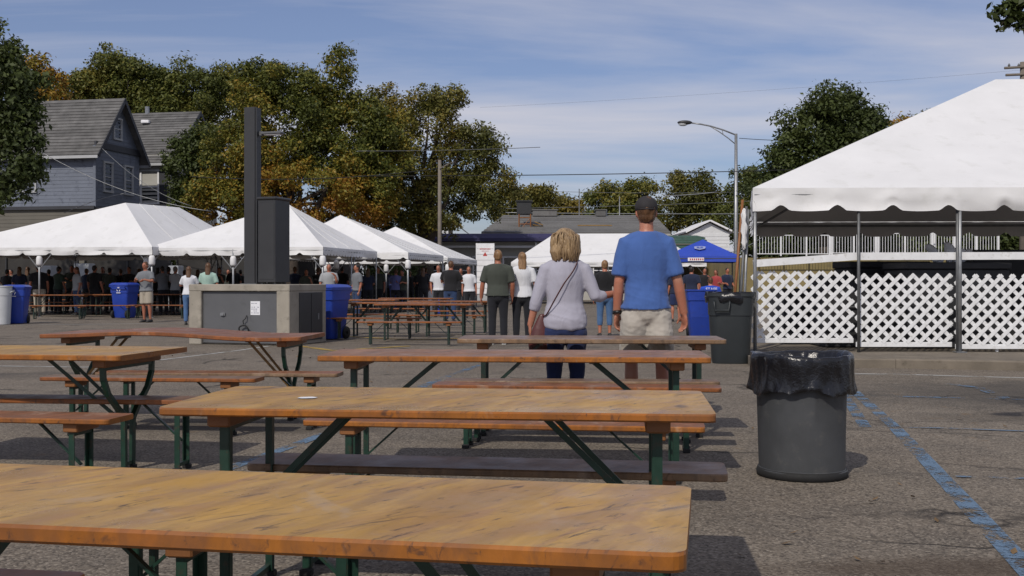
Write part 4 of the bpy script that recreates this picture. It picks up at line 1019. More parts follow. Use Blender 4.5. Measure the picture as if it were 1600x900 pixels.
# long low building with a purple awning
SB = 24.0
t = empty('shop_building', S(900, 23.4), 0, 'long low building with a grey roof and dark purple awning behind the wide white tent', 'building')
o0 = Vector(t.location); l_ = lambda p: Vector(p)-o0
a, b = l_(S(640, SB)), l_(S(1062, SB)); dep_ = 14
front = a.y
MB().box(((a.x+b.x)/2, front+dep_/2, 2.1), (b.x-a.x, dep_, 4.2)).build('wall', MATS['siding_pale'], t)
aw = MB(); y0, y1 = front-1.4, front-.02; z0_, z1_ = ZY(378, SB), ZY(365, SB)
aw.prism([(y0, z0_), (y1, z0_), (y1, z1_), (y0+.35, z1_-.05), (y0, z1_-.35)], a.x, b.x-2.4, axis='x'); aw.build('awning', MATS['awning_purple'], t)
# roof
rx0, rx1 = l_(S(752, SB)).x, l_(S(1048, SB)).x; zr0, zr1 = ZY(364, SB), 1.2+(440-337)/21.5
yr0, yr1 = front+.1, front+F/21.5-F/SB
n = 9
for i in range(n):
    f0, f1 = i/n, (i+1.05)/n; ya, yb = yr0+(yr1-yr0)*f0, yr0+(yr1-yr0)*f1; za, zb = zr0+(zr1-zr0)*f0, zr0+(zr1-zr0)*f1
    xa, xb = rx0+1.4*f0, rx0+1.4*f1
    MB().add([(xa, ya, za+.09), (rx1, ya, za+.09), (rx1, yb, zb+.03), (xb, yb, zb+.03), (xa, ya, za-.1), (rx1, ya, za-.1)], [(0, 1, 2, 3), (4, 5, 1, 0)]).build('roof_course', MATS['roof_far'], t)
MB().prism([(rx0, front), (rx1, front), (rx1, front+dep_), (rx0, front+dep_)], 4.2, zr0-.05).build('parapet', MATS['siding_pale'], t)
MB().add([(rx0+1.4, yr1, zr1), (rx1, yr1, zr1), (rx1, yr1+4, zr0), (rx0+.5, yr1+4, zr0)], [(0, 1, 2, 3)]).build('back_roof', MATS['roof_far'], t)
def onroof(px, py, s=22.3): return l_(SP(px, py, s))
st_ = MB()
for x_ in (811, 829):
    for dy in (0, .9): p0 = onroof(x_, 362, 23.2)+Vector((0, dy, -.4)); st_.tube([p0, Vector((p0.x, p0.y, onroof(0, 335).z))], .05, 5)
for py in (340, 350, 358): p0, p1 = onroof(811, py, 23.2), onroof(829, py, 23.2); st_.tube([p0, p1], .04, 5)
st_.tube([onroof(811, 362, 23.2), onroof(829, 340, 23.2)], .03, 5); st_.build('scaffold', MATS['batten'], t)
p = onroof(819, 325, 23.2); vb = MB().box(p+Vector((0, .4, 0)), (1.0, .9, .85), ch=.03)
vb.box(p+Vector((0, .4, .47)), (1.15, 1.05, .08)); vb.build('exhaust_fan', MATS['steel_dark'], t)
for (px, w, hgt, lab) in ((851, 1.75, .42, 'x'), (938, .7, .42, 'x')):
    p = onroof(px, 334, 21.6); dm = MB().box(p, (w, 1.2, hgt), ch=.03); dm.box(p+Vector((0, 0, hgt/2+.04)), (w+.12, 1.3, .07)); dm.build('dormer', MATS['roof_far'], t)
for px in (846, 947): p = onroof(px, 327, 21.6); MB().tube([p-Vector((0, 0, .5)), p], .07, 6).build('roof_vent', MATS['galv'], t)
p0 = onroof(929, 358, 23); sk = MB(); 
for dx in (-1.15, -.4, .4, 1.15): sk.box(p0+Vector((dx, -.2, 0)), (.09, .1, .5))
for dz in (-.24, .0, .24): sk.box(p0+Vector((0, -.26, dz)), (2.3, .06, .07))
sk.build('wooden_crate', MATS['wood_crate'], t)
p0 = onroof(838, 357, 23); sk = MB()
for i in range(4): sk.box(p0+Vector((.05*i, -.15*i, -.1+.14*i)), (.9-.1*i, .3, .06), Matrix.Rotation(R(12*i-14), 3, 'Y'))
sk.build('wooden_boards', MATS['wood_crate'], t)
# shop front: windows, posts, white sign board
Xv, Nv = Vector((1, 0, 0)), Vector((0, -1, 0))
for i in range(9):
    window(t, Vector((a.x, front, 0)), Xv, Nv, 1.1+1.95*i, 1.05, 1.7, 1.75, 'print_white')
for i in range(5): MB().box((a.x+1+3.6*i, front-1.2, 1.85), (.09, .09, 3.7)).build('awning_post', MATS['galv'], t)
MB().box(((a.x+b.x)/2-1, front-.75, ZY(386, SB)), (b.x-a.x-2.5, .1, .14)).build('white_beam', MATS['print_white'], t)
sb_ = empty('sign_board', S(758, 27.5), 0, 'tall white slatted sign board with small red print, left of the man in dark green', 'sign')
zt = ZY(380, 27.5)
for i in range(9): MB().box((0, 0, .5+(zt-.5)*(i+.5)/9), (.95, .05, (zt-.5)/9-.018)).build('slat', MATS['print_white'], sb_)
MB().box((0, .04, (zt-.02)/2), (.9, .04, zt-.04)).build('backing', MATS['trim_grey'], sb_)
for sx in (-1, 1): MB().box((sx*.5, .02, zt/2), (.05, .1, zt)).build('post', MATS['print_white'], sb_)
ts = MB(); z_ = ZY(389, 27.5)
for i in range(8): ts.box((-.27+.077*i, -.031, z_), (.052, .008, .06))
for i in range(5): ts.box((-.16+.08*i, -.031, z_-.12), (.045, .008, .03))
ts.add([(-.13, -.032, z_-.40), (.13, -.032, z_-.40), (0, -.032, z_-.17)], [(0, 1, 2)])
ts.build('red_print', MATS['ink_red'], sb_)
# small houses and sheds beyond
def gable_front(label, px0, px1, s, eave_py, apex_py, D, wall, roofm, over=.3, base_py=None, name='small_house', wall_px=None, shade=None):
    a, b = S(px0, s), S(px1, s); w = b.x-a.x; ze, za = ZY(eave_py, s), ZY(apex_py, s)
    t = empty(name, (a+b)/2, 0, label, 'house'); ww = w/2-over
    g = MB().prism([(-ww, 0), (ww, 0), (ww, ze), (0, za-.12), (-ww, ze)], 0, D, axis='y'); g.build('wall', MATS[wall], t)
    for i in range(int(ze/.3)): MB().box((0, -.02, .15+.3*i), (2*ww, .04, .28), Matrix.Rotation(R(-3), 3, 'X')).build('siding_board', MATS[wall], t)
    for sx in (-1, 1):
        n = Vector((sx*(za-ze), 0, w/2)).normalized(); p, q = Vector((sx*w/2, 0, ze)), Vector((0, 0, za))
        mb = MB(); mb.add([p+Vector((0, -.4, 0)), q+Vector((0, -.4, 0)), q+Vector((0, D, 0)), p+Vector((0, D, 0))]+[v+n*.14 for v in (p+Vector((0, -.4, 0)), q+Vector((0, -.4, 0)), q+Vector((0, D, 0)), p+Vector((0, D, 0)))], [(0, 1, 2, 3), (7, 6, 5, 4), (0, 4, 5, 1), (3, 7, 4, 0), (1, 5, 6, 2)])
        mb.build('roof', MATS[roofm], t)
    return t
gable_front('white gabled shed peeking over the blue pop-up canopy', 1071, 1146, 18, 364, 346, 9, 'siding_white', 'print_white', .35)
gw_ = gable_front('small white gabled house behind the olive tree trunk', 655, 702, 17, 352, 322, 8, 'siding_white', 'trim_dark', .1)
MB().add([(1.4, 0, ZY(352, 17)), (3.4, 0, ZY(366, 17)), (3.4, 8, ZY(366, 17)), (0, 8, ZY(322, 17)), (0, -.2, ZY(322, 17)), (2.8, -.2, ZY(362, 17))], [(4, 5, 2, 3)]).build('side_roof', MATS['shingle'], gw_)
t = empty('green_roof_shed', S(1070, 27), 0, 'low shed with a green roof right of the blue shirted man', 'shed')
w = 68/27; MB().box((0, 2, 1.7), (w, 4, 3.4)).build('wall', MATS['siding_beige'], t)
for i in range(5):
    z0_, z1_ = ZY(388-4.4*i, 27), ZY(388-4.4*(i+1.1), 27); MB().add([(-w/2-.2, -.5+.5*i, z0_+.04), (w/2+.2, -.5+.5*i, z0_+.04), (w/2+.2-.1*i, -.5+.5*(i+1.1), z1_), (-w/2-.2, -.5+.5*(i+1.1), z1_), (-w/2-.2, -.5+.5*i, z0_-.05), (w/2+.2, -.5+.5*i, z0_-.05)], [(0, 1, 2, 3), (4, 5, 1, 0)]).build('roof_panel', MATS['roof_green'], t)
# dark screens with counters, added to stand for the shade under the left tents
simple('shade_dark', (.030, .028, .026), .8, .4, 1.5, dirt=(.06, .05, .04))
simple('fridge_white', (.32, .34, .36), .5, .1, 2)
def shade_wall(px0, px1, s, h, label, mat='shade_dark'):
    a, b = S(px0, s), S(px1, s); w = b.x-a.x; t = empty('shade_screen', (a+b)/2, R(-6), label, 'shade_wall', 'dark screens standing for shade at the back of the tents')
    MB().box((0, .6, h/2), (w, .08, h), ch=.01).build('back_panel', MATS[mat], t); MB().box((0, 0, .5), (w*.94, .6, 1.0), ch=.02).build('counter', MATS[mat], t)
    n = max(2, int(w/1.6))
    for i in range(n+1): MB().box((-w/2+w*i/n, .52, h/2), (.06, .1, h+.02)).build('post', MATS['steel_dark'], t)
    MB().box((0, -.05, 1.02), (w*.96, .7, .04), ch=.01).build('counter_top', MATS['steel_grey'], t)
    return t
shade_wall(-60, 118, 30.5, 3.1, 'dark screen in place of shade at the far left under the first tent'); shade_wall(122, 262, 30.2, 3.1, 'dark screen in place of shade under the right half of the first tent')
shade_wall(268, 398, 29.5, 3.1, 'dark screen in place of shade under the left half of the second tent'); shade_wall(402, 560, 28.6, 3.0, 'dark screen in place of shade behind the steel cabinet'); shade_wall(565, 668, 26.3, 2.9, 'dark screen in place of shade under the third tent')
def fridge(px, s, w, h, label):
    t = empty('fridge', S(px, s), R(-8), label, 'fridge', 'pale fridges under the left tents'); MB().box((0, 0, h/2), (w, .6, h), ch=.02).build('body', MATS['fridge_white'], t)
    MB().box((0, -.31, h*.42), (w-.06, .03, h*.74), ch=.01).build('door', MATS['fridge_white'], t); MB().tube([(w*.36, -.34, h*.3), (w*.36, -.34, h*.6)], .012, 6).build('handle', MATS['galv'], t)
fridge(76, 33, .55, 1.95, 'pale fridge between the dark visitors at the left'); fridge(132, 33, .75, 2.05, 'wider pale fridge right of the left tent pole'); fridge(275, 33, .5, 1.95, 'pale fridge behind the couple left of the concrete box')

# ------------------------------------------------------------------ trees
def leaf_mesh(name, mat, clumps, per, size, flat=.55, seed=0, squash=.75):
    """thousands of small leaves gathered in clumps; clumps = (x, y, z, r, tint)"""
    rs = np.random.RandomState(seed); cl = np.array(clumps); n = len(cl)
    cnt = np.maximum(20, (per*(cl[:, 3]/cl[:, 3].mean())**2).astype(int)); idx = np.repeat(np.arange(n), cnt); m = len(idx)
    d = rs.normal(size=(m, 3)); d /= np.linalg.norm(d, axis=1)[:, None]
    rad = cl[idx, 3]*(rs.uniform(.25, 1, m)**.45)*(1+.25*rs.normal(size=m)); p = cl[idx, :3]+d*rad[:, None]*np.array([1, 1, squash])
    nrm = d*.6+rs.normal(size=(m, 3))*.6+np.array([0, 0, .45]); nrm /= np.linalg.norm(nrm, axis=1)[:, None]
    a = np.cross(nrm, rs.normal(size=(m, 3))); a /= np.linalg.norm(a, axis=1)[:, None]; b = np.cross(nrm, a)
    L = size*rs.uniform(.6, 1.35, m)[:, None]
    v = np.stack([p-a*L*.55, p+b*L*flat*.5+nrm*L*.06, p+a*L*.55, p-b*L*flat*.5+nrm*L*.06], 1).reshape(-1, 3)
    tint = np.clip(cl[idx, 4]+rs.normal(size=m)*.16, 0, 1)
    me = bpy.data.meshes.new(name); me.vertices.add(4*m); me.vertices.foreach_set('co', v.astype(np.float32).ravel())
    me.loops.add(4*m); me.loops.foreach_set('vertex_index', np.arange(4*m, dtype=np.int32)); me.polygons.add(m)
    me.polygons.foreach_set('loop_start', np.arange(0, 4*m, 4, dtype=np.int32))
    at = me.attributes.new('tint', 'FLOAT', 'POINT'); at.data.foreach_set('value', np.repeat(tint, 4).astype(np.float32))
    me.materials.append(MATS[mat]); me.update(calc_edges=True); me.validate(); return me
def limbs(mb, a, b, r0, r1, bend, seed, n=5):
    rs = random.Random(seed); a = Vector(a); b = Vector(b); pts = []
    for i in range(n+1):
        f = i/n; p = a.lerp(b, f)+Vector((rs.uniform(-1, 1), rs.uniform(-1, 1), 0))*bend*math.sin(math.pi*f); p.z += bend*.6*math.sin(math.pi*f); pts.append(p)
    mb.tube(pts, [r0+(r1-r0)*i/n for i in range(n+1)], 7)
def tree(label, name, px, s, lobes, mat, nclump, per, leaf, tint, trunk_r=.3, seed=1, cr=1.0, fork=2.4, tgrad=0.0, group='trees behind the tents', trunk_px=None, squash=.75, bare=0.0):
    """lobes: (px, py, rx_px, rz_px, dy_m) ellipsoids of the crown measured in the photo"""
    rs = random.Random(seed); base = S(px, s); t = empty(name, base, 0, label, 'tree', group)
    L = [(((lx-px)/s), dy, ZY(ly, s), rx/s, rx/s*.85, rz/s) for lx, ly, rx, rz, dy in lobes]
    wts = [l[3]*l[5] for l in L]; cl = []
    while len(cl) < nclump:
        l = rs.choices(L, wts)[0]; th = rs.uniform(0, 2*math.pi); cz = rs.uniform(-1, 1); q = math.sqrt(1-cz*cz); k_ = rs.uniform(.25, 1)**.5
        k_ *= .93+.17*noise.noise(Vector((q*math.cos(th)*2.2+seed, q*math.sin(th)*2.2, cz*2.2)))*2
        p = (l[0]+l[3]*q*math.cos(th)*k_, l[1]+l[4]*q*math.sin(th)*k_, l[2]+l[5]*cz*k_)
        if p[2] < .6: continue
        tn = tint+.42*noise.noise(Vector((p[0]*.32, p[1]*.32, p[2]*.32+seed*3)))*1.6+tgrad*(p[2]-L[0][2])/max(1, L[0][5])+rs.uniform(-.08, .08)
        cl.append((*p, cr*rs.uniform(.55, 1.25), max(0, min(1, tn))))
    o = link('crown', leaf_mesh('crown', mat, cl, per, leaf, seed=seed, squash=squash), t)
    tr = MB(); top = Vector((L[0][0]*.6, 0, min(L[0][2], fork+3))); fk = Vector((0, 0, fork))
    tr.tube([(0, 0, -.05), (0, 0, .4), (.03, 0, fork*.6), fk], [trunk_r*1.35, trunk_r, trunk_r*.85, trunk_r*.78], 12); tr.build('trunk', MATS['bark'], t, True)
    nl = min(16, max(5, nclump//10)); picks = rs.sample(cl, min(nl, len(cl)))
    for i, c_ in enumerate(picks):
        b_ = MB(); limbs(b_, fk if i < nl/2 else fk.lerp(Vector(L[0][:3]), .35), Vector(c_[:3])*.92+fk*.08, trunk_r*(.55 if i < nl/2 else .3), .03, .35, seed*31+i); b_.build('limb', MATS['bark'], t, True)
    return t
tree('dark leafy tree overhanging the left edge in front of the blue house', 'shade_tree', -45, 36, [(-50, 150, 120, 95, 0), (-40, 290, 70, 40, 0), (25, 165, 42, 70, -.5), (50, 240, 40, 45, -1), (5, 75, 30, 38, 0), (60, 285, 34, 16, -1), (20, 305, 55, 22, -1)], 'leaf_dark', 190, 105, .22, .50, .35, 3, .60, 2.6)
tree('yellowing small tree between the left edge tree and the houses', 'yellow_tree', 75, 22, [(70, 135, 42, 48, 0), (40, 160, 45, 50, 0)], 'leaf_autumn', 55, 170, .26, .62, .25, 4, .95, 3)
tree('broad green tree rising behind the blue house roof', 'shade_tree', 180, 20, [(175, 130, 60, 55, 0), (150, 160, 50, 60, 0), (215, 140, 48, 58, 0), (125, 175, 40, 45, 0)], 'leaf_green', 200, 170, .24, .55, .35, 5, .85, 4, tgrad=.1)
tree('green tree behind the pale house roof, left of the big autumn tree', 'shade_tree', 305, 20, [(300, 150, 62, 50, 0), (265, 170, 50, 65, 0), (345, 165, 50, 70, 1), (240, 150, 35, 45, 0)], 'leaf_green', 200, 170, .24, .48, .35, 6, .85, 4)
tree('dark green bushy tree beside the pale house gable', 'bushy_tree', 292, 27.5, [(292, 268, 42, 66, 0), (300, 225, 28, 30, 0), (318, 300, 38, 40, .5)], 'leaf_dark', 80, 190, .20, .55, .2, 7, .62, 1.5)
tree('largest tree, orange and yellow green autumn foliage behind the dark column', 'autumn_tree', 455, 29, [(445, 205, 92, 112, 0), (545, 225, 72, 100, .5), (375, 265, 78, 95, 0), (532, 112, 20, 60, 0), (525, 165, 44, 50, 0), (478, 150, 30, 62, .3), (432, 130, 26, 52, .4), (395, 140, 34, 50, .4), (480, 300, 135, 66, -.4), (600, 240, 50, 80, 0), (580, 295, 55, 66, 0), (355, 320, 60, 50, -.5)], 'leaf_autumn', 680, 175, .17, .36, .45, 8, .60, 3.0, tgrad=-.20)
tree('open crowned olive green tree with visible branches, right of the autumn tree', 'olive_tree', 668, 27, [(660, 215, 75, 78, 0), (735, 245, 64, 62, 0), (600, 190, 46, 68, .5), (690, 315, 98, 55, 0), (772, 285, 44, 48, 0), (695, 160, 48, 34, 0), (615, 295, 55, 66, .5), (640, 350, 70, 30, .5)], 'leaf_olive', 520, 115, .165, .42, .40, 9, .54, 3.2, tgrad=.05)
tree('pale yellow green tree behind the left end of the long grey roof', 'yellow_tree', 832, 15, [(832, 312, 40, 28, 0), (800, 335, 30, 35, 0)], 'leaf_yellow', 60, 150, .30, .42, .3, 10, 1.0, 3, group='distant trees beyond the long roof')
tree('small yellow tree behind the middle of the long grey roof', 'yellow_tree', 885, 14, [(885, 330, 34, 22, 0)], 'leaf_yellow', 34, 140, .32, .5, .3, 11, 1.0, 3, group='distant trees beyond the long roof')
tree('dense dark green tree behind the thin poles and the blue shirted man\'s cap', 'shade_tree', 970, 15, [(955, 320, 52, 32, 0), (1000, 312, 45, 32, 0), (985, 345, 70, 30, 0)], 'leaf_green', 110, 170, .30, .35, .4, 12, 1.0, 3, tgrad=.25, group='distant trees beyond the long roof')
tree('feathery yellow green tree right of the blue shirted man\'s head', 'yellow_tree', 1082, 16, [(1080, 305, 42, 40, 0), (1050, 335, 40, 30, 0), (1105, 330, 34, 36, 0)], 'leaf_yellow', 90, 160, .28, .30, .35, 13, .95, 3, group='distant trees beyond the long roof')
tree('mid green tree behind the street lamp pole', 'shade_tree', 1165, 16.3, [(1175, 300, 45, 50, 0), (1135, 345, 45, 45, 0), (1205, 330, 45, 50, 0)], 'leaf_green', 100, 170, .26, .55, .35, 14, .9, 3)
tree('tall round dark green tree left of the big tent roof', 'maple_tree', 1290, 30, [(1290, 205, 78, 68, 0), (1250, 250, 50, 68, 0), (1335, 200, 58, 56, 0), (1285, 300, 105, 52, 0), (1360, 235, 42, 55, 0), (1225, 175+90, 28, 40, 0)], 'leaf_dark', 210, 210, .20, .55, .45, 15, .74, 3)
tree('orange tipped tree showing behind the slope of the big tent', 'autumn_tree', 1415, 25, [(1412, 212, 34, 30, 0), (1455, 200, 30, 30, 0), (1400, 260, 60, 50, 0)], 'leaf_autumn', 60, 170, .22, .66, .3, 16, .8, 3)
# overhanging twigs of a near tree, top right
t = empty('overhanging_branch', SP(1640, -20, 243), 0, 'leafy twigs reaching in from the top right corner', 'branch')
p0 = Vector(t.location); tw = MB(); rs = random.Random(5); cl = []
for px, py in ((1556, 22), (1565, 38), (1582, 30), (1590, 12), (1575, 8), (1598, 45)):
    e = SP(px, py, 243)-p0; tw.tube([(0, 0, 0), e*.5+Vector((0, 0, .03)), e], [.012, .008, .003], 6); cl += [(*(e*f_), .05, .4) for f_ in (.82, .92, 1.0)]
for i in range(110): cl.append((rs.uniform(.05, 2.2), rs.uniform(-.9, 1.0), rs.uniform(.1, .7), .15, rs.uniform(.2, .7)))  # unseen foliage out of frame, added to throw a shadow on the lot
for i in range(8): c_ = cl[-1-i*4]; tw.tube([(.9, .1, .3), c_[:3]], [.02, .004], 6)
tw.build('twig', MATS['bark'], t, True)
link('leaves', leaf_mesh('leaves', 'leaf_dark', cl, 26, .055, seed=4), t)
for q, (px, py, rx) in enumerate(((1215, 372, 60), (1330, 360, 75), (1450, 366, 80), (1575, 360, 80))):
    tree('dark tree behind the terrace railings under the big tent, number order left to right'.replace('number order left to right', ('at the left corner', 'left of centre', 'right of centre', 'at the right edge')[q]), 'shade_tree', px, 26, [(px, py, rx, 50, 0), (px+20, py+30, rx, 40, 0)], 'leaf_dark', 60, 150, .28, .35, .3, 40+q, 1.1, 2.5, group='trees behind the terrace')
# dark foliage added to fill in the shade behind the tents
hg = []
rs = random.Random(9)
for i in range(150): px = rs.uniform(-100, 700); hg.append(((px-300)/28, rs.uniform(-1, 1), rs.uniform(.3, 2.6), .55, rs.uniform(.1, .6)))
o = link('shade_hedge', leaf_mesh('shade_hedge', 'leaf_dark', hg, 110, .2, seed=2)); o.location = S(300, 27.2); tag(o, 'dark foliage added in place of shade behind the left tents', 'shade_hedge', kind='stuff')
lv = MB(); rs = random.Random(12)
for i in range(120):
    px, py = (rs.uniform(380, 800), rs.uniform(525, 600)) if i < 70 else ((rs.uniform(1120, 1600), rs.uniform(570, 895)) if i < 95 else (rs.uniform(0, 400), rs.uniform(500, 620)))
    p = P(px, py, .006); a = rs.uniform(0, 6.28); s_ = rs.uniform(.012, .03); u = Vector((math.cos(a), math.sin(a), .3))*s_; v = Vector((-math.sin(a), math.cos(a), rs.uniform(-.2, .3)))*s_*.6
    p.z = .012; lv.add([p-u, p+v, p+u+Vector((0, 0, .004)), p-v], [(0, 1, 2, 3)])
simple('dead_leaf', (.16, .10, .045), .8, .4, 5, bump=0); o = lv.build('fallen_leaves', MATS['dead_leaf']); tag(o, 'scattered dry leaves lying on the asphalt', 'leaves', kind='stuff')
# ------------------------------------------------------------------ people
def remeshed(mb, name, vox, mats, parent, smooth_it=4, disp=None, fac=.5):
    me = mb.mesh('tmp', []); o = bpy.data.objects.new('tmp', me); COL.objects.link(o)
    m = o.modifiers.new('r', 'REMESH'); m.mode = 'VOXEL'; m.voxel_size = vox; m.use_smooth_shade = True
    s = o.modifiers.new('s', 'SMOOTH'); s.iterations = smooth_it; s.factor = fac
    dg = bpy.context.evaluated_depsgraph_get(); ev = o.evaluated_get(dg); nm = bpy.data.meshes.new_from_object(ev, depsgraph=dg); nm.name = name
    bpy.data.objects.remove(o); bpy.data.meshes.remove(me)
    if disp:
        n = len(nm.vertices); co = np.empty(n*3, np.float32); no = np.empty(n*3, np.float32)
        nm.vertices.foreach_get('co', co); nm.vertices.foreach_get('normal', no); co = co.reshape(-1, 3); no = no.reshape(-1, 3)
        d = np.array([disp(c) for c in co], np.float32); co += no*d[:, None]; nm.vertices.foreach_set('co', co.ravel()); nm.update()
    for q in mats: nm.materials.append(q)
    nm.polygons.foreach_set('use_smooth', [True]*len(nm.polygons))
    return link(name, nm, parent)
def hand(mb, w, d, palm, thumb, k=1.0, curl=.5):
    """palm and five separate fingers at wrist w; d along the hand, palm = side the fingers curl to, thumb = side of the thumb"""
    d = Vector(d).normalized(); palm = Vector(palm); palm = (palm-d*palm.dot(d)).normalized(); th = d.cross(palm)
    if th.dot(Vector(thumb)) < 0: th = -th
    w = Vector(w)
    rot = Matrix((th, palm, d)).transposed()
    mb.ell(w+d*.045*k, (.040*k, .016*k, .056*k), rot, 12, 8)
    mb.tube([w-d*.03*k, w+d*.02*k], [(.026*k, .02*k)]*2, 8, ref=th, rnd=True)
    for i, (off, ln) in enumerate(((.030, .070), (.010, .078), (-.010, .072), (-.029, .056))):
        p = w+d*(.085 if i in (1, 2) else .078)*k+th*off*k; c = curl*(1+.15*i); L = ln*k
        pts = [p-d*.02*k]; q = p; pts.append(q)
        for j, sg in enumerate((.45, .32, .25)):
            a = c*(.5+j*.75); q = q+(d*math.cos(a)+palm*math.sin(a))*L*sg; pts.append(q)
        mb.tube(pts, [.0098*k, .0098*k, .0092*k, .0085*k, .0072*k], 8, rnd=True)
    p = w+d*.025*k+th*.030*k; q = p+(th*.55+d*.75+palm*.35).normalized()*.042*k; r_ = q+(th*.12+d*.9+palm*.5).normalized()*.032*k
    mb.tube([p-th*.015*k, p, q, r_], [.013*k, .0125*k, .0105*k, .0088*k], 8, rnd=True)
def noise3(c, f, s=0.0): return noise.noise(Vector((c[0]*f+s, c[1]*f, c[2]*f)))
def figure(label, loc, H=1.75, yaw=0, sex='m', build=1.0, top='shirt_grey', bottom='pants_dark', skin='skin', hair='hair_brown', hairst='short', shoes='shoe_dark', shorts=False, sleeve=.5,
           arms=None, legs=None, vox=.022, hem=None, hat=None, group='people in the crowd under the tents', pan_hem=None, neck_tilt=0, fem_hem=None, loose=1.0, belly=0.0, detail=False, sit=False, shk=1.0):
    k = H/1.75; t = empty('person', loc, yaw, label, 'person', group); f = sex == 'f'; b = build
    if sit: 
        zs = -.40*k
    else: zs = 0
    V = lambda x, y, z: Vector((x*k, y*k, z*k+zs))
    shw = (.172 if f else .190)*b; hipx = .088*(1.08 if f else 1)*b**.5
    arms = arms or {}; legs = legs or {}
    tor = [(.86, .10, .085, 0), (.89, .158, .112, -.005), (.94, .168 if f else .158, .118, -.008), (1.02, .150 if f else .150, .104, 0), (1.10, .128 if f else .145, .094+belly, .01), (1.20, .138 if f else .155, .10+belly*.6, .008), (1.30, .152 if f else .176, .110, .003), (1.37, .152 if f else .172, .106, 0), (1.42, .122 if f else .138, .094, -.006), (1.46, .085, .078, -.010), (1.495, .058, .060, -.008)]
    body = MB(); cl_t = MB(); cl_b = MB()
    body.tube([V(0, y, z) for z, _, _, y in tor], [((rx-.014)*k*b, (ry-.012)*k*b) if z < 1.4 else (rx*k*b, ry*k*b) for z, rx, ry, _ in tor], 16, ref=(1, 0, 0))
    body.tube([V(0, -.010, 1.44), V(0, -.002, 1.51), V(0, .008, 1.58)], [(.072*k*b**.5, .062*k), (.056*k*b**.5, .058*k), (.055*k*b**.5, .058*k)], 12, ref=(1, 0, 0))
    hd = V(0, .012+neck_tilt*.3, 1.645)
    body.ell(hd, (.073*k, .090*k, .108*k), None, 16, 12); body.ell(hd+Vector((0, .025, -.055))*k, (.054*k, .062*k, .055*k), None, 12, 8)
    body.ell(hd+Vector((0, .100, -.018))*k, (.013*k, .018*k, .024*k), Matrix.Rotation(R(-20), 3, 'X'), 8, 6)
    body.ell(hd+Vector((0, .088, .026))*k, (.045*k, .012*k, .010*k), None, 8, 6); body.ell(hd+Vector((0, .086, -.055))*k, (.024*k, .013*k, .009*k), None, 8, 6)
    for sx in (-1, 1): body.ell(hd+Vector((sx*.074, -.008, -.008))*k, (.011*k, .021*k, .032*k), Matrix.Rotation(R(sx*12), 3, 'Z'), 8, 6)
    for i, sx in enumerate((-1, 1)):
        sh = V(sx*shw*shk, -.004, 1.398); dflt = (sx*.055, -.01, -.285), (sx*.015, .075, -.245)
        e_, w_ = arms.get(sx, dflt); el = sh+Vector(e_)*k; wr = el+Vector(w_)*k
        ar = (.046 if f else .052)*b**.6
        body.tube([sh+Vector((-sx*.05, 0, .01))*k, sh, sh.lerp(el, .4), el, el.lerp(wr, .3), wr], [ar*1.0*k, ar*1.06*k, ar*.98*k, ar*.78*k, ar*.82*k, (ar*.50*k, ar*.62*k)], 12, rnd=True)
        hd_dir, palm, th = arms.get(('h', sx), (Vector(w_)*.6+Vector((0, 0, -.12)), Vector((-sx, 0, 0)), Vector((0, 1, -.2))))
        hand(body, wr, hd_dir, palm, th, k*(1.05 if not f else .93), arms.get('curl', .55))
        body.tube([V(sx*.03, -.012, 1.475), sh.lerp(V(sx*.03, -.012, 1.475), .4)+Vector((0, 0, .006))*k, sh], [.036*k, .042*k, ar*k], 10, rnd=True)
        if sleeve > 0:
            cl_t.tube([V(sx*.035, -.012, 1.462), sh.lerp(V(sx*.035, -.012, 1.462), .4)+Vector((0, 0, .010))*k, sh], [.050*k, .056*k, (ar+.010)*k], 12, rnd=True)
            lo_ = loose*.014
            L1 = min(1, sleeve/.5) if sleeve <= .5 else 1
            s_pts = [sh+Vector((-sx*.08, 0, .0))*k, sh+Vector((0, 0, .004))*k]; s_r = [(ar+.010+lo_*.7)*k, (ar*1.08+.008+lo_*.7)*k]
            if sleeve <= .5: 
                s_pts += [sh.lerp(el, .35*L1), sh.lerp(el, .86*L1)]; s_r += [(ar*1.0+.011+lo_*.7)*k, (ar*.96+.012+lo_*.8)*k]
            else:
                fr_ = (sleeve-.5)*2
                s_pts += [sh.lerp(el, .5), el, el.lerp(wr, .35*fr_), el.lerp(wr, fr_)]; s_r += [(ar+.008+lo_*.6)*k, (ar*.82+.010+lo_*.6)*k, (ar*.78+.012+lo_*.6)*k, (ar*.62+.010+lo_*.6)*k]
            cl_t.tube(s_pts, s_r, 14, cap=True)
        hip = V(sx*hipx, 0, .90); kn_, an_ = legs.get(sx, ((sx*.012, .015, -.42), (sx*.004, -.02, -.40)))
        kn = hip+Vector(kn_)*k; an = kn+Vector(an_)*k; lr = b**.7*(1.03 if f else 1)
        q_ = .84; q2 = 1.0 if shorts else .86
        body.tube([hip+Vector((0, 0, .04))*k, hip+Vector((0, 0, -.06))*k, hip.lerp(kn, .5), kn, kn.lerp(an, .28)-Vector((0, .012*k, 0)), kn.lerp(an, .65), an], [.082*k*lr*q_, .088*k*lr*q_, .070*k*lr*q_, .052*k*lr*q2, .056*k*lr, .040*k*lr, .034*k*lr], 12, ref=(1, 0, 0))
        fd = Vector((sx*.05, 1, 0)).normalized(); body.tube([an, an+Vector((0, .0, -.04))*k, an+fd*.10*k+Vector((0, 0, -.055))*k], [.034*k, .036*k, .028*k], 8, rnd=True)
        sm = MB(); rt = Matrix.Rotation(-sx*.08, 3, 'Z'); fz = an.z-.08*k
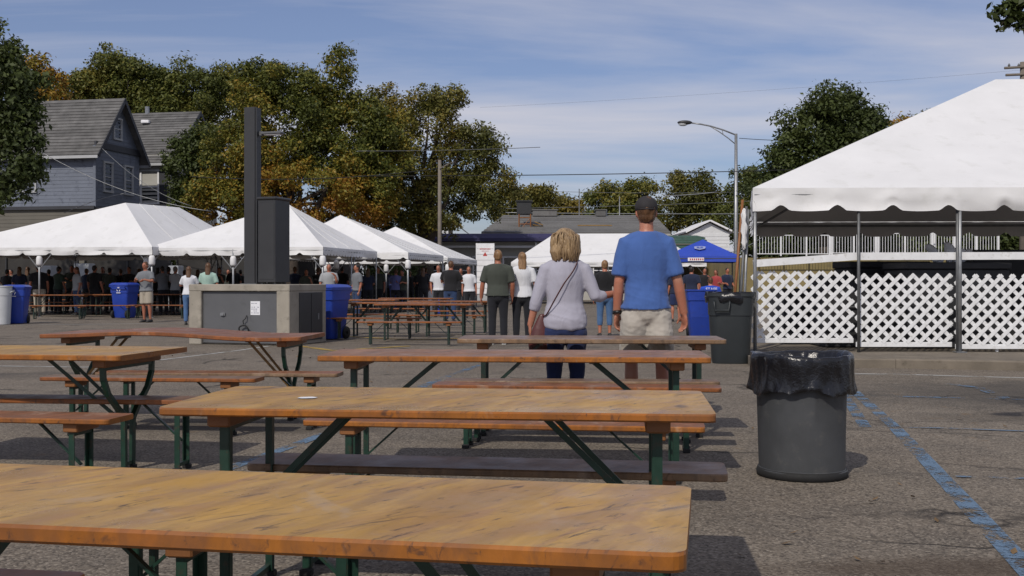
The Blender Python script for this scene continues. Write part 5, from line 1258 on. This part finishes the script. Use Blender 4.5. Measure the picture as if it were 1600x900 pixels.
        sm.tube([Vector((an.x, an.y-.07*k, fz+.042*k)), Vector((an.x, an.y-.02*k, fz+.052*k)), Vector((an.x+sx*.004, an.y+.07*k, fz+.042*k)), Vector((an.x+sx*.01, an.y+.15*k, fz+.030*k)), Vector((an.x+sx*.012, an.y+.185*k, fz+.026*k))], [(.030*k, .036*k), (.040*k, .052*k), (.044*k, .042*k), (.044*k, .029*k), (.030*k, .022*k)], 10, ref=(1, 0, 0), rnd=True)
        sm.box((an.x+sx*.004, an.y+.055*k, fz+.010*k), (.082*k, .27*k, .020*k), ch=.008)
        sm.build('shoe', MATS[shoes], t, True)
        # trouser leg
        pr = .014*loose; bk = 1.0
        if shorts: cl_b.tube([hip+Vector((0, 0, -.02))*k, hip+Vector((0, 0, -.08))*k, hip.lerp(kn, .86)], [(.088*lr+.02)*k, (.095*lr+.02)*k, (.080*lr+.028)*k], 14, ref=(1, 0, 0))
        else:
            sl = legs.get('slim', 0)*.4; fr_ = legs.get('len', .96)
            cl_b.tube([hip+Vector((0, 0, -.02))*k, hip+Vector((0, 0, -.07))*k, hip.lerp(kn, .5), kn, kn.lerp(an, .35), kn.lerp(an, fr_)], [(.086*lr+.012)*k, (.092*lr+.012)*k, (.072*lr+.014-sl*.006)*k, (.055*lr+.016-sl*.008)*k, (.055*lr+.015-sl*.008)*k, (.040*lr+.020-sl*.012)*k], 14, ref=(1, 0, 0))
    hz0 = hem if hem else .90
    cl_b.tube([V(0, -.004, z) for z in (.79, .83, .89, min(.94, hz0+.035))], [((r+.016)*k*b, (q+.016)*k*b) for r, q in ((.07, .075), (.13, .104), (.166, .118), (.168 if f else .162, .122))], 16, ref=(1, 0, 0))
    hz = hem if hem else .90
    tr_ = [r for r in tor if r[0] > hz+.03]
    lo_ = .012*loose
    base = np.interp(hz, [r[0] for r in tor], [r[1] for r in tor]), np.interp(hz, [r[0] for r in tor], [r[2] for r in tor])
    tt_ = [(hz, base[0]+.022, base[1]+.022, 0), (hz+.02, base[0]+.018, base[1]+.018, 0)]+tr_
    flat_ = .010*loose
    cl_t.tube([V(0, y, z) for z, _, _, y in tt_], [((rx+.012+lo_+(flat_ if z < 1.25 else 0))*k*b, (ry+.012+lo_)*k*b) for z, rx, ry, _ in tt_], 18, ref=(1, 0, 0))
    # eyes for those whose face can be seen
    ey = MB()
    for sx in (-1, 1): ey.ell(hd+Vector((sx*.030, .083, .004))*k, (.012*k, .008*k, .007*k), None, 8, 6)
    if not detail: ey.build('eyes', MATS['hair_black'], t)
    remeshed(body, 'body', vox*.8, [MATS[skin]], t, 4)
    dsp = (lambda c: .007*noise3(c, 9, 3)+.004*noise3((c[0], c[1], c[2]*1.7), 22, 1)) if detail else None
    remeshed(cl_b, 'shorts' if shorts else 'trousers', vox, [MATS[bottom]], t, 9 if detail else 3, dsp)
    def dsp_t(c):
        zz = (c[2]-hz*k)/k; w_ = math.exp(-max(0, zz)*5)
        return .004*w_*math.sin(c[0]*30+noise3(c, 6)*5)+.0015*noise3((c[0]*.5, c[1], c[2]*1.8), 11, 2)+.005*noise3((c[0]+c[2]*.7, c[1], c[2]*.8), 6, 5)+.007*math.exp(-((zz-.12)/.10)**2)*abs(noise3((c[0]*.35, c[1]*.5, c[2]*1.7+c[0]*.5), 16, 7))
    remeshed(cl_t, 'shirt', vox, [MATS[top]], t, 16 if detail else 3, dsp_t if detail else None)
    # hair
    hm = MB()
    if hairst == 'short': hm.ell(hd+Vector((0, -.016, .018))*k, (.080*k, .092*k, .102*k), None, 16, 10); hm.ell(hd+Vector((0, -.045, -.035))*k, (.066*k, .055*k, .060*k), None, 12, 8)
    elif hairst == 'bob':
        hm.ell(hd+Vector((0, -.020, .022))*k, (.108*k, .112*k, .112*k), None, 18, 12); hm.ell(hd+Vector((0, -.045, -.055))*k, (.122*k, .085*k, .100*k), None, 18, 12)
        for a in range(-5, 6): hm.tube([hd+Vector((.10*math.sin(a*.27), -.03-.075*math.cos(a*.27), .0))*k, hd+Vector((.118*math.sin(a*.27), -.035-.085*math.cos(a*.27), -.09))*k, hd+Vector((.105*math.sin(a*.27)+.008*math.sin(a*5), -.03-.078*math.cos(a*.27), -.155-.018*math.sin(a*2.3+1)))*k], [.026*k, .028*k, .012*k], 8, rnd=True)
    elif hairst in ('long', 'pony'):
        hm.ell(hd+Vector((0, -.018, .02))*k, (.084*k, .096*k, .102*k), None, 16, 10)
        w_ = .075 if hairst == 'long' else .035
        hm.tube([hd+Vector((0, -.06, .02))*k, hd+Vector((0, -.085, -.10))*k, hd+Vector((0, -.110, -.22))*k, hd+Vector((.005, -.112, -.33))*k, hd+Vector((.008, -.11, -.40))*k], [(w_*.95*k, .04*k), (w_*1.15*k, .035*k), (w_*1.05*k, .03*k), (w_*.75*k, .024*k), (.02*k, .012*k)], 12, ref=(1, 0, 0))
    elif hairst == 'bun': hm.ell(hd+Vector((0, -.018, .02))*k, (.080*k, .094*k, .100*k), None, 16, 10); hm.ell(hd+Vector((0, -.115, .05))*k, (.04*k, .04*k, .04*k), None, 10, 8)
    if hm.v: remeshed(hm, 'hair', vox*(.75 if detail else .9), [MATS[hair]], t, 2, (lambda c: .007*noise3((c[0]*1.6, c[1]*1.6, c[2]*.25), 26, 1)+.010*noise3((c[0], c[1], c[2]*.5), 9, 4)) if detail else None)
    if hat:
        cp = MB(); cp.ell(hd+Vector((0, -.004, .040))*k, (.088*k, .106*k, .088*k), None, 24, 12)
        cp.v = [(x, y, max(z, hd.z+.012*k)) for x, y, z in cp.v]
        cpo = cp.build('cap', MATS[hat], t, True)
        br = MB(); br.tube([hd+Vector((0, .07, .026))*k, hd+Vector((0, .125, .020))*k, hd+Vector((0, .165, .010))*k], [(.072*k, .006*k), (.066*k, .005*k), (.038*k, .004*k)], 14, ref=(1, 0, 0)); br.build('visor', MATS[hat], cpo, True)
        MB().tube([hd+Vector((.078*math.sin(a), -.01-.098*math.cos(a), .022))*k for a in [R(v) for v in range(-60, 61, 20)]], .006*k, 6).build('strap', MATS[hat], cpo, True)
    return t, hd, k
for nm, c in dict(shirt_blue=(.058, .120, .33), shirt_lilac=(.36, .355, .42), shirt_olive=(.055, .062, .052), shirt_white=(.62, .63, .66), shirt_black=(.016, .016, .018), shirt_grey=(.16, .17, .185), shirt_lgrey=(.30, .31, .32), shirt_navy=(.018, .024, .05), shirt_mint=(.32, .46, .40), shirt_purple=(.12, .13, .30), shirt_red=(.30, .05, .05), shirt_royal=(.02, .07, .45), shirt_dgreen=(.035, .055, .042), pants_dark=(.018, .019, .024), jeans=(.030, .055, .125), jeans_light=(.07, .14, .28), jeans_navy=(.020, .030, .085), khaki=(.36, .32, .26), khaki_pale=(.42, .39, .345), shorts_grey=(.2, .2, .2)).items(): cloth(nm, c, .35)
simple('shoe_white', (.5, .5, .48), .6, .15, 9); simple('shoe_dark', (.03, .03, .03), .6, .2, 9); simple('cap_dark', (.022, .020, .022), .85, .2, 20, bump=.3, bsc=200, bd=.002)
simple('leather_red', (.085, .022, .020), .42, .25, 8, bump=.3, bsc=40); simple('watch_black', (.01, .01, .01), .4, .1, 9)

# the couple in front
mt, hd, k = figure('man in bright blue T-shirt, pale shorts and dark cap, seen from behind', S(1010, 189), 1.885, 0, 'm', .95, 'shirt_blue', 'khaki_pale', 'skin', 'hair_brown', 'short', 'shoe_dark', True, .5,
    arms={-1: ((-.052, -.012, -.285), (-.010, .06, -.245)), 1: ((.078, -.02, -.28), (.055, .045, -.25)), ('h', 1): (Vector((.02, .05, -.18)), Vector((-.75, -.35, 0)), Vector((-.3, .8, 0))), ('h', -1): (Vector((-.005, .05, -.18)), Vector((.6, -.4, 0)), Vector((.3, .9, 0))), 'curl': .62},
    legs={-1: ((-.02, .09, -.41), (-.003, -.01, -.40)), 1: ((.03, -.02, -.42), (.012, -.10, -.385))}, vox=.0095, hem=.905, hat='cap_dark', group=None, loose=.9, belly=.012, detail=True, shk=.88)
wr = Vector((-.19*.95*.88-.052-.010+.002, .04, 1.392-.285-.232))*k
MB().tube([wr+Vector((0, 0, -.012)), wr+Vector((0, .004, .014))], [(.040, .046)]*2, 16, ref=(1, 0, 0)).build('watch', MATS['watch_black'], mt, True)
wt, hd2, k2 = figure('woman with a blond bob, lilac top and dark red shoulder bag', S(883, 188), 1.625, R(2), 'f', 1.0, 'shirt_lilac', 'jeans_navy', 'skin', 'hair_blonde', 'bob', 'shoe_dark', False, .72,
    arms={-1: ((-.085, -.01, -.265), (-.055, .035, -.235)), 1: ((.10, -.03, -.245), (.20, .13, .035)), ('h', 1): (Vector((.15, .06, .035)), Vector((.2, .5, -1)), Vector((0, .4, 1))), ('h', -1): (Vector((.0, .03, -.15)), Vector((.9, .1, 0)), Vector((0, 1, 0))), 'curl': .6},
    legs={'slim': 1.2, -1: ((-.0, .02, -.42), (-.005, -.02, -.40)), 1: ((.012, .02, -.42), (.0, -.02, -.40))}, vox=.0095, hem=.855, group=None, loose=1.1, detail=True)
bag = MB(); kk = k2
bx = Vector((-.235, -.02, .80))*kk
bag.tube([bx+Vector((.03, 0, .18)), bx+Vector((.015, 0, .06)), bx+Vector((0, .0, -.06)), bx+Vector((-.005, 0, -.12))], [(.030, .018), (.070, .035), (.092, .046), (.080, .036)], 14, ref=(1, 0, 0), rnd=True)
bo = remeshed(bag, 'shoulder_bag', .008, [MATS['leather_red']], None, 4); bo.location = Vector(wt.location); tag(bo, 'dark red leather bag hanging at the hip of the blond woman', 'bag')
stp = MB(); path = [bx+Vector((.03, 0, .18)), Vector((-.17, -.09, 1.0))*kk, Vector((-.10, -.150, 1.13))*kk, Vector((-.02, -.163, 1.27))*kk, Vector((.06, -.142, 1.38))*kk, Vector((.10, -.09, 1.452))*kk, Vector((.105, -.02, 1.475))*kk]
def crm(P_, n=5):
    o = []
    for i in range(len(P_)-1):
        p0, p1, p2, p3 = P_[max(i-1, 0)], P_[i], P_[i+1], P_[min(i+2, len(P_)-1)]
        for j in range(n):
            u = j/n; o.append(.5*((2*p1)+(p2-p0)*u+(2*p0-5*p1+4*p2-p3)*u*u+(3*p1-p0-3*p2+p3)*u**3))
    return o+[P_[-1]]
stp.tube(crm(path), [(.010, .004)]*(5*(len(path)-1)+1), 8, ref=(1, 0, .3)); stp.build('strap', MATS['leather_red'], bo, True)

lk = MB(); rs = random.Random(21); hr = bpy.data.objects.new('x', None); bpy.data.objects.remove(hr)
for i in range(150):
    a = R(rs.uniform(-112, 112)); z0 = rs.uniform(-.02, .115); rr = math.sqrt(max(.05, 1-((z0-.02)/.115)**2)); ln = rs.uniform(.10, .20); w0 = rs.uniform(-.10, .10)
    pts = []
    for j in range(6):
        f = j/5; zz = z0-ln*f-.02; q = (.109*rr if j == 0 else .110+.016*math.sin(math.pi*min(1, (.12-zz)/.30)))+rs.uniform(-.002, .004); a2 = a+w0*f*1.2+.05*math.sin(f*5+i)
        if zz < -.10: q -= .06*(-.10-zz)
        pts.append(hd2+Vector((q*math.sin(a2), -.03-.90*q*math.cos(a2), max(zz, -.175)))*k2)
    lk.tube(pts, [.003, .0075, .009, .0085, .006, .0015], 5, ref=(1, 0, 0))
tag(lk.build('hair_locks', MATS['hair_blonde'], wt, True), kind='stuff')

# walkers in the middle distance
figure('man in dark olive top walking away beside the woman in white', S(778, 82), 1.80, R(-2), 'm', 1.12, 'shirt_olive', 'pants_dark', 'skin_tan', 'hair_light', 'short', 'shoe_white', False, .5, vox=.015, hem=.90, group='people walking away in the middle distance', arms={-1: ((-.07, -.01, -.28), (-.03, .05, -.25)), 1: ((.06, -.01, -.28), (-.01, .09, -.24))})
figure('woman with long fair hair in a white T-shirt and black trousers walking away', S(816, 81), 1.76, R(2), 'f', 1.08, 'shirt_white', 'pants_dark', 'skin', 'hair_light', 'long', 'shoe_white', False, .45, vox=.015, hem=.90, group='people walking away in the middle distance', arms={-1: ((-.09, -.01, -.25), (-.0, .12, -.15)), 1: ((.07, -.01, -.27), (.0, .12, -.2))}, legs={'slim': 1})
figure('woman in black top and cropped jeans between the blond woman and blue shirted man', S(945, 72), 1.66, R(4), 'f', 1.05, 'shirt_black', 'jeans_light', 'skin', 'hair_light', 'short', 'shoe_dark', False, .45, vox=.015, hem=.93, group='people walking away in the middle distance', legs={'slim': 1, 'len': .55})
figure('woman in navy shorts with bare legs, beside the right arm of the blue shirted man', S(1056, 52), 1.62, R(10), 'f', 1.0, 'shirt_navy', 'jeans_navy', 'skin', 'hair_brown', 'bun', 'shoe_dark', True, .45, vox=.02)
# left lit people
crowd = [
 ('man in a grey T-shirt and khaki shorts standing under the corner of the left tent', 232, 52, 1.78, R(170), 'm', 'shirt_grey', 'khaki', 'hair_brown', 'short', True, 1.05),
 ('man in dark grey shirt just right of the khaki shorts wearing man', 254, 43.5, 1.76, R(20), 'm', 'shirt_grey', 'pants_dark', 'hair_black', 'short', False, 1.0),
 ('man in a grey shirt nearest the white shirted long haired woman', 272, 44.5, 1.74, R(-15), 'm', 'shirt_lgrey', 'pants_dark', 'hair_grey', 'short', False, 1.0),
 ('woman with long brown hair in a white top left of the concrete box', 297, 56, 1.62, R(30), 'f', 'shirt_white', 'jeans_light', 'hair_brown', 'long', False, 1.0),
 ('woman in a pale mint top standing behind the concrete box', 322, 55, 1.72, R(-20), 'f', 'shirt_mint', 'jeans', 'hair_brown', 'long', False, 1.05),
 ('man in black with his back turned, second visitor from the left edge', 62, 43.5, 1.80, R(5), 'm', 'shirt_black', 'khaki', 'hair_black', 'short', False, 1.15),
 ('man in dark green with bare arms right of the first black shirted man', 89, 43, 1.76, R(-8), 'm', 'shirt_dgreen', 'pants_dark', 'hair_black', 'short', False, 1.1),
 ('woman in a grey top just right of the left tent pole', 123, 44, 1.72, R(160), 'f', 'shirt_lgrey', 'jeans', 'hair_brown', 'long', False, 1.0),
 ('broad man in black right of the grey topped woman', 149, 43, 1.78, R(0), 'm', 'shirt_black', 'pants_dark', 'hair_black', 'short', False, 1.15),
 ('dark clothed person behind the blue cart with the wheel, left side', 172, 42, 1.72, R(12), 'm', 'shirt_olive', 'pants_dark', 'hair_black', 'short', False, 1.1),
 ('dark clothed person behind the blue cart with the wheel, right side', 198, 41, 1.76, R(-160), 'm', 'shirt_black', 'jeans_navy', 'hair_black', 'short', False, 1.0),
 ('man in a pale grey T-shirt right of the steel cabinet', 518, 50, 1.75, R(165), 'm', 'shirt_lgrey', 'jeans', 'hair_grey', 'short', False, 1.05),
 ('man in a dark printed T-shirt with raised hands, right of the steel cabinet', 554, 49, 1.76, R(150), 'm', 'shirt_grey', 'jeans', 'hair_black', 'short', False, 1.0),
 ('person in a violet blue shirt bending near the third tent pole', 616, 40, 1.70, R(20), 'f', 'shirt_purple', 'pants_dark', 'hair_brown', 'short', False, 1.05),
 ('man in a black T-shirt and jeans under the right edge of the fourth tent', 700, 53, 1.80, R(4), 'm', 'shirt_black', 'jeans', 'hair_brown', 'short', False, 1.1),
 ('person in a white T-shirt left of the black shirted man', 683, 46, 1.76, R(175), 'm', 'shirt_white', 'pants_dark', 'hair_brown', 'short', False, 1.0),
 ('woman in a pale shirt and black trousers alone beneath the sign board', 733, 47, 1.70, R(178), 'f', 'shirt_white', 'pants_dark', 'hair_brown', 'short', False, 1.0),
 ('dark dressed person far off beside the woman in the pale shirt', 722, 42, 1.7, R(190), 'm', 'shirt_black', 'pants_dark', 'hair_black', 'short', False, 1.0),
 ('man in navy with dark hair right of the blue shirted man', 1083, 47, 1.70, R(-10), 'm', 'shirt_navy', 'pants_dark', 'hair_black', 'short', False, 1.15),
 ('dark figure under the left side of the blue canopy', 1100, 41, 1.72, R(190), 'm', 'shirt_black', 'pants_dark', 'hair_black', 'short', False, 1.0),
 ('figure in dark red under the middle of the blue canopy', 1120, 41, 1.66, R(170), 'f', 'shirt_red', 'pants_dark', 'hair_brown', 'long', False, 1.0),
 ('dark figure under the right side of the blue canopy', 1139, 40, 1.74, R(180), 'm', 'shirt_navy', 'pants_dark', 'hair_black', 'short', False, 1.0),
]
protos = {}
def person_copy(spec):
    label, px, s, H, yaw, sex, topm, botm, hairm_, hs, sh, bd = spec
    key = (sex, hs, sh, round(bd*20))
    arms_ = None
    rp = random.Random(label); pose = rp.choice([0, 1, 2, 3, 4])
    key = (sex, hs, sh, pose)
    if key not in protos:
        arms_ = [None, {1: ((.10, .10, -.22), (-.16, .16, .10)), -1: ((-.10, .10, -.22), (.16, .16, .06))}, {1: ((.07, .03, -.27), (-.02, .10, -.22)), -1: ((-.04, .12, -.24), (.05, .05, .24))}, {1: ((.05, .02, -.28), (-.04, .22, .02)), -1: ((-.05, .02, -.28), (.05, .20, -.10))}, {1: ((.08, -.02, -.27), (-.03, .08, -.24)), -1: ((-.06, .04, -.27), (.04, .20, .10))}][pose]
        t, _, _ = figure(label, S(px, s), 1.75, yaw, sex, 1.05, topm, botm, 'skin_tan', hairm_, hs, 'shoe_dark', sh, .45, arms=arms_, vox=.022)
        for ch in KIDS[t.name]:
            for sl in ch.material_slots: m_ = sl.material; sl.link = 'OBJECT'; sl.material = m_
        protos[key] = t
    else: t = copy_tree(protos[key])
    t.location = S(px+rp.uniform(-3, 3), s*rp.uniform(.96, 1.02)); t.rotation_euler = (rp.uniform(-.05, .02), rp.uniform(-.035, .035), yaw+rp.uniform(-.5, .5)); q = H/1.75; t.scale = (q*bd/1.05, q, q); t['label'] = label
    for ch in KIDS[t.name]:
        n_ = ch.name.split('.')[0]
        m_ = {'shirt': topm, 'trousers': botm, 'shorts': botm, 'hair': hairm_}.get(n_)
        if m_: ch.material_slots[0].link = 'OBJECT'; ch.material_slots[0].material = MATS[m_]
    return t
for c_ in crowd: person_copy(c_)
# seated helper in royal blue with white lettering
st, _, _ = figure('seated person in royal blue T-shirt with white letters on the back', S(1110, 52), 1.72, R(0), 'm', 1.25, 'shirt_royal', 'pants_dark', 'skin', 'hair_brown', 'short', 'shoe_dark', False, .45, arms={-1: ((-.09, .08, -.25), (.0, .22, .0)), 1: ((.09, .08, -.25), (0, .22, 0))}, legs={-1: ((-.03, .42, -.02), (0, .0, -.40)), 1: ((.03, .42, -.02), (0, 0, -.40))}, vox=.018, sit=True, group=None)
tx = bpy.data.curves.new('shirt_lettering', 'FONT'); tx.body = 'STAFF'; tx.size = .13; tx.align_x = 'CENTER'; tx.extrude = .004; tx.materials.append(MATS['print_white'])
tmp_ = bpy.data.objects.new('tmp', tx); COL.objects.link(tmp_); dg_ = bpy.context.evaluated_depsgraph_get(); me_ = bpy.data.meshes.new_from_object(tmp_.evaluated_get(dg_)); bpy.data.objects.remove(tmp_); bpy.data.curves.remove(tx)
to = link('shirt_lettering', me_, st); to.location = (0, -.185, .93); to.rotation_euler = (R(86), 0, 0)
ch_ = empty('folding_chair', S(1110, 52), 0, 'dark folding chair under the seated person in royal blue', 'chair')
MB().box((0, .06, .44), (.42, .42, .03), ch=.008).build('seat', MATS['charcoal'], ch_); MB().box((0, -.19, .62), (.40, .025, .16), ch=.006).build('backrest', MATS['charcoal'], ch_)
for sx in (-1, 1):
    MB().tube([(sx*.2, -.20, .72), (sx*.2, -.12, .44), (sx*.2, .22, 0)], .012, 6).build('leg', MATS['galv_dark'], ch_); MB().tube([(sx*.2, .22, .44), (sx*.2, -.2, 0)], .012, 6).build('leg', MATS['galv_dark'], ch_)
# dim visitors at the counters, deep in the shade
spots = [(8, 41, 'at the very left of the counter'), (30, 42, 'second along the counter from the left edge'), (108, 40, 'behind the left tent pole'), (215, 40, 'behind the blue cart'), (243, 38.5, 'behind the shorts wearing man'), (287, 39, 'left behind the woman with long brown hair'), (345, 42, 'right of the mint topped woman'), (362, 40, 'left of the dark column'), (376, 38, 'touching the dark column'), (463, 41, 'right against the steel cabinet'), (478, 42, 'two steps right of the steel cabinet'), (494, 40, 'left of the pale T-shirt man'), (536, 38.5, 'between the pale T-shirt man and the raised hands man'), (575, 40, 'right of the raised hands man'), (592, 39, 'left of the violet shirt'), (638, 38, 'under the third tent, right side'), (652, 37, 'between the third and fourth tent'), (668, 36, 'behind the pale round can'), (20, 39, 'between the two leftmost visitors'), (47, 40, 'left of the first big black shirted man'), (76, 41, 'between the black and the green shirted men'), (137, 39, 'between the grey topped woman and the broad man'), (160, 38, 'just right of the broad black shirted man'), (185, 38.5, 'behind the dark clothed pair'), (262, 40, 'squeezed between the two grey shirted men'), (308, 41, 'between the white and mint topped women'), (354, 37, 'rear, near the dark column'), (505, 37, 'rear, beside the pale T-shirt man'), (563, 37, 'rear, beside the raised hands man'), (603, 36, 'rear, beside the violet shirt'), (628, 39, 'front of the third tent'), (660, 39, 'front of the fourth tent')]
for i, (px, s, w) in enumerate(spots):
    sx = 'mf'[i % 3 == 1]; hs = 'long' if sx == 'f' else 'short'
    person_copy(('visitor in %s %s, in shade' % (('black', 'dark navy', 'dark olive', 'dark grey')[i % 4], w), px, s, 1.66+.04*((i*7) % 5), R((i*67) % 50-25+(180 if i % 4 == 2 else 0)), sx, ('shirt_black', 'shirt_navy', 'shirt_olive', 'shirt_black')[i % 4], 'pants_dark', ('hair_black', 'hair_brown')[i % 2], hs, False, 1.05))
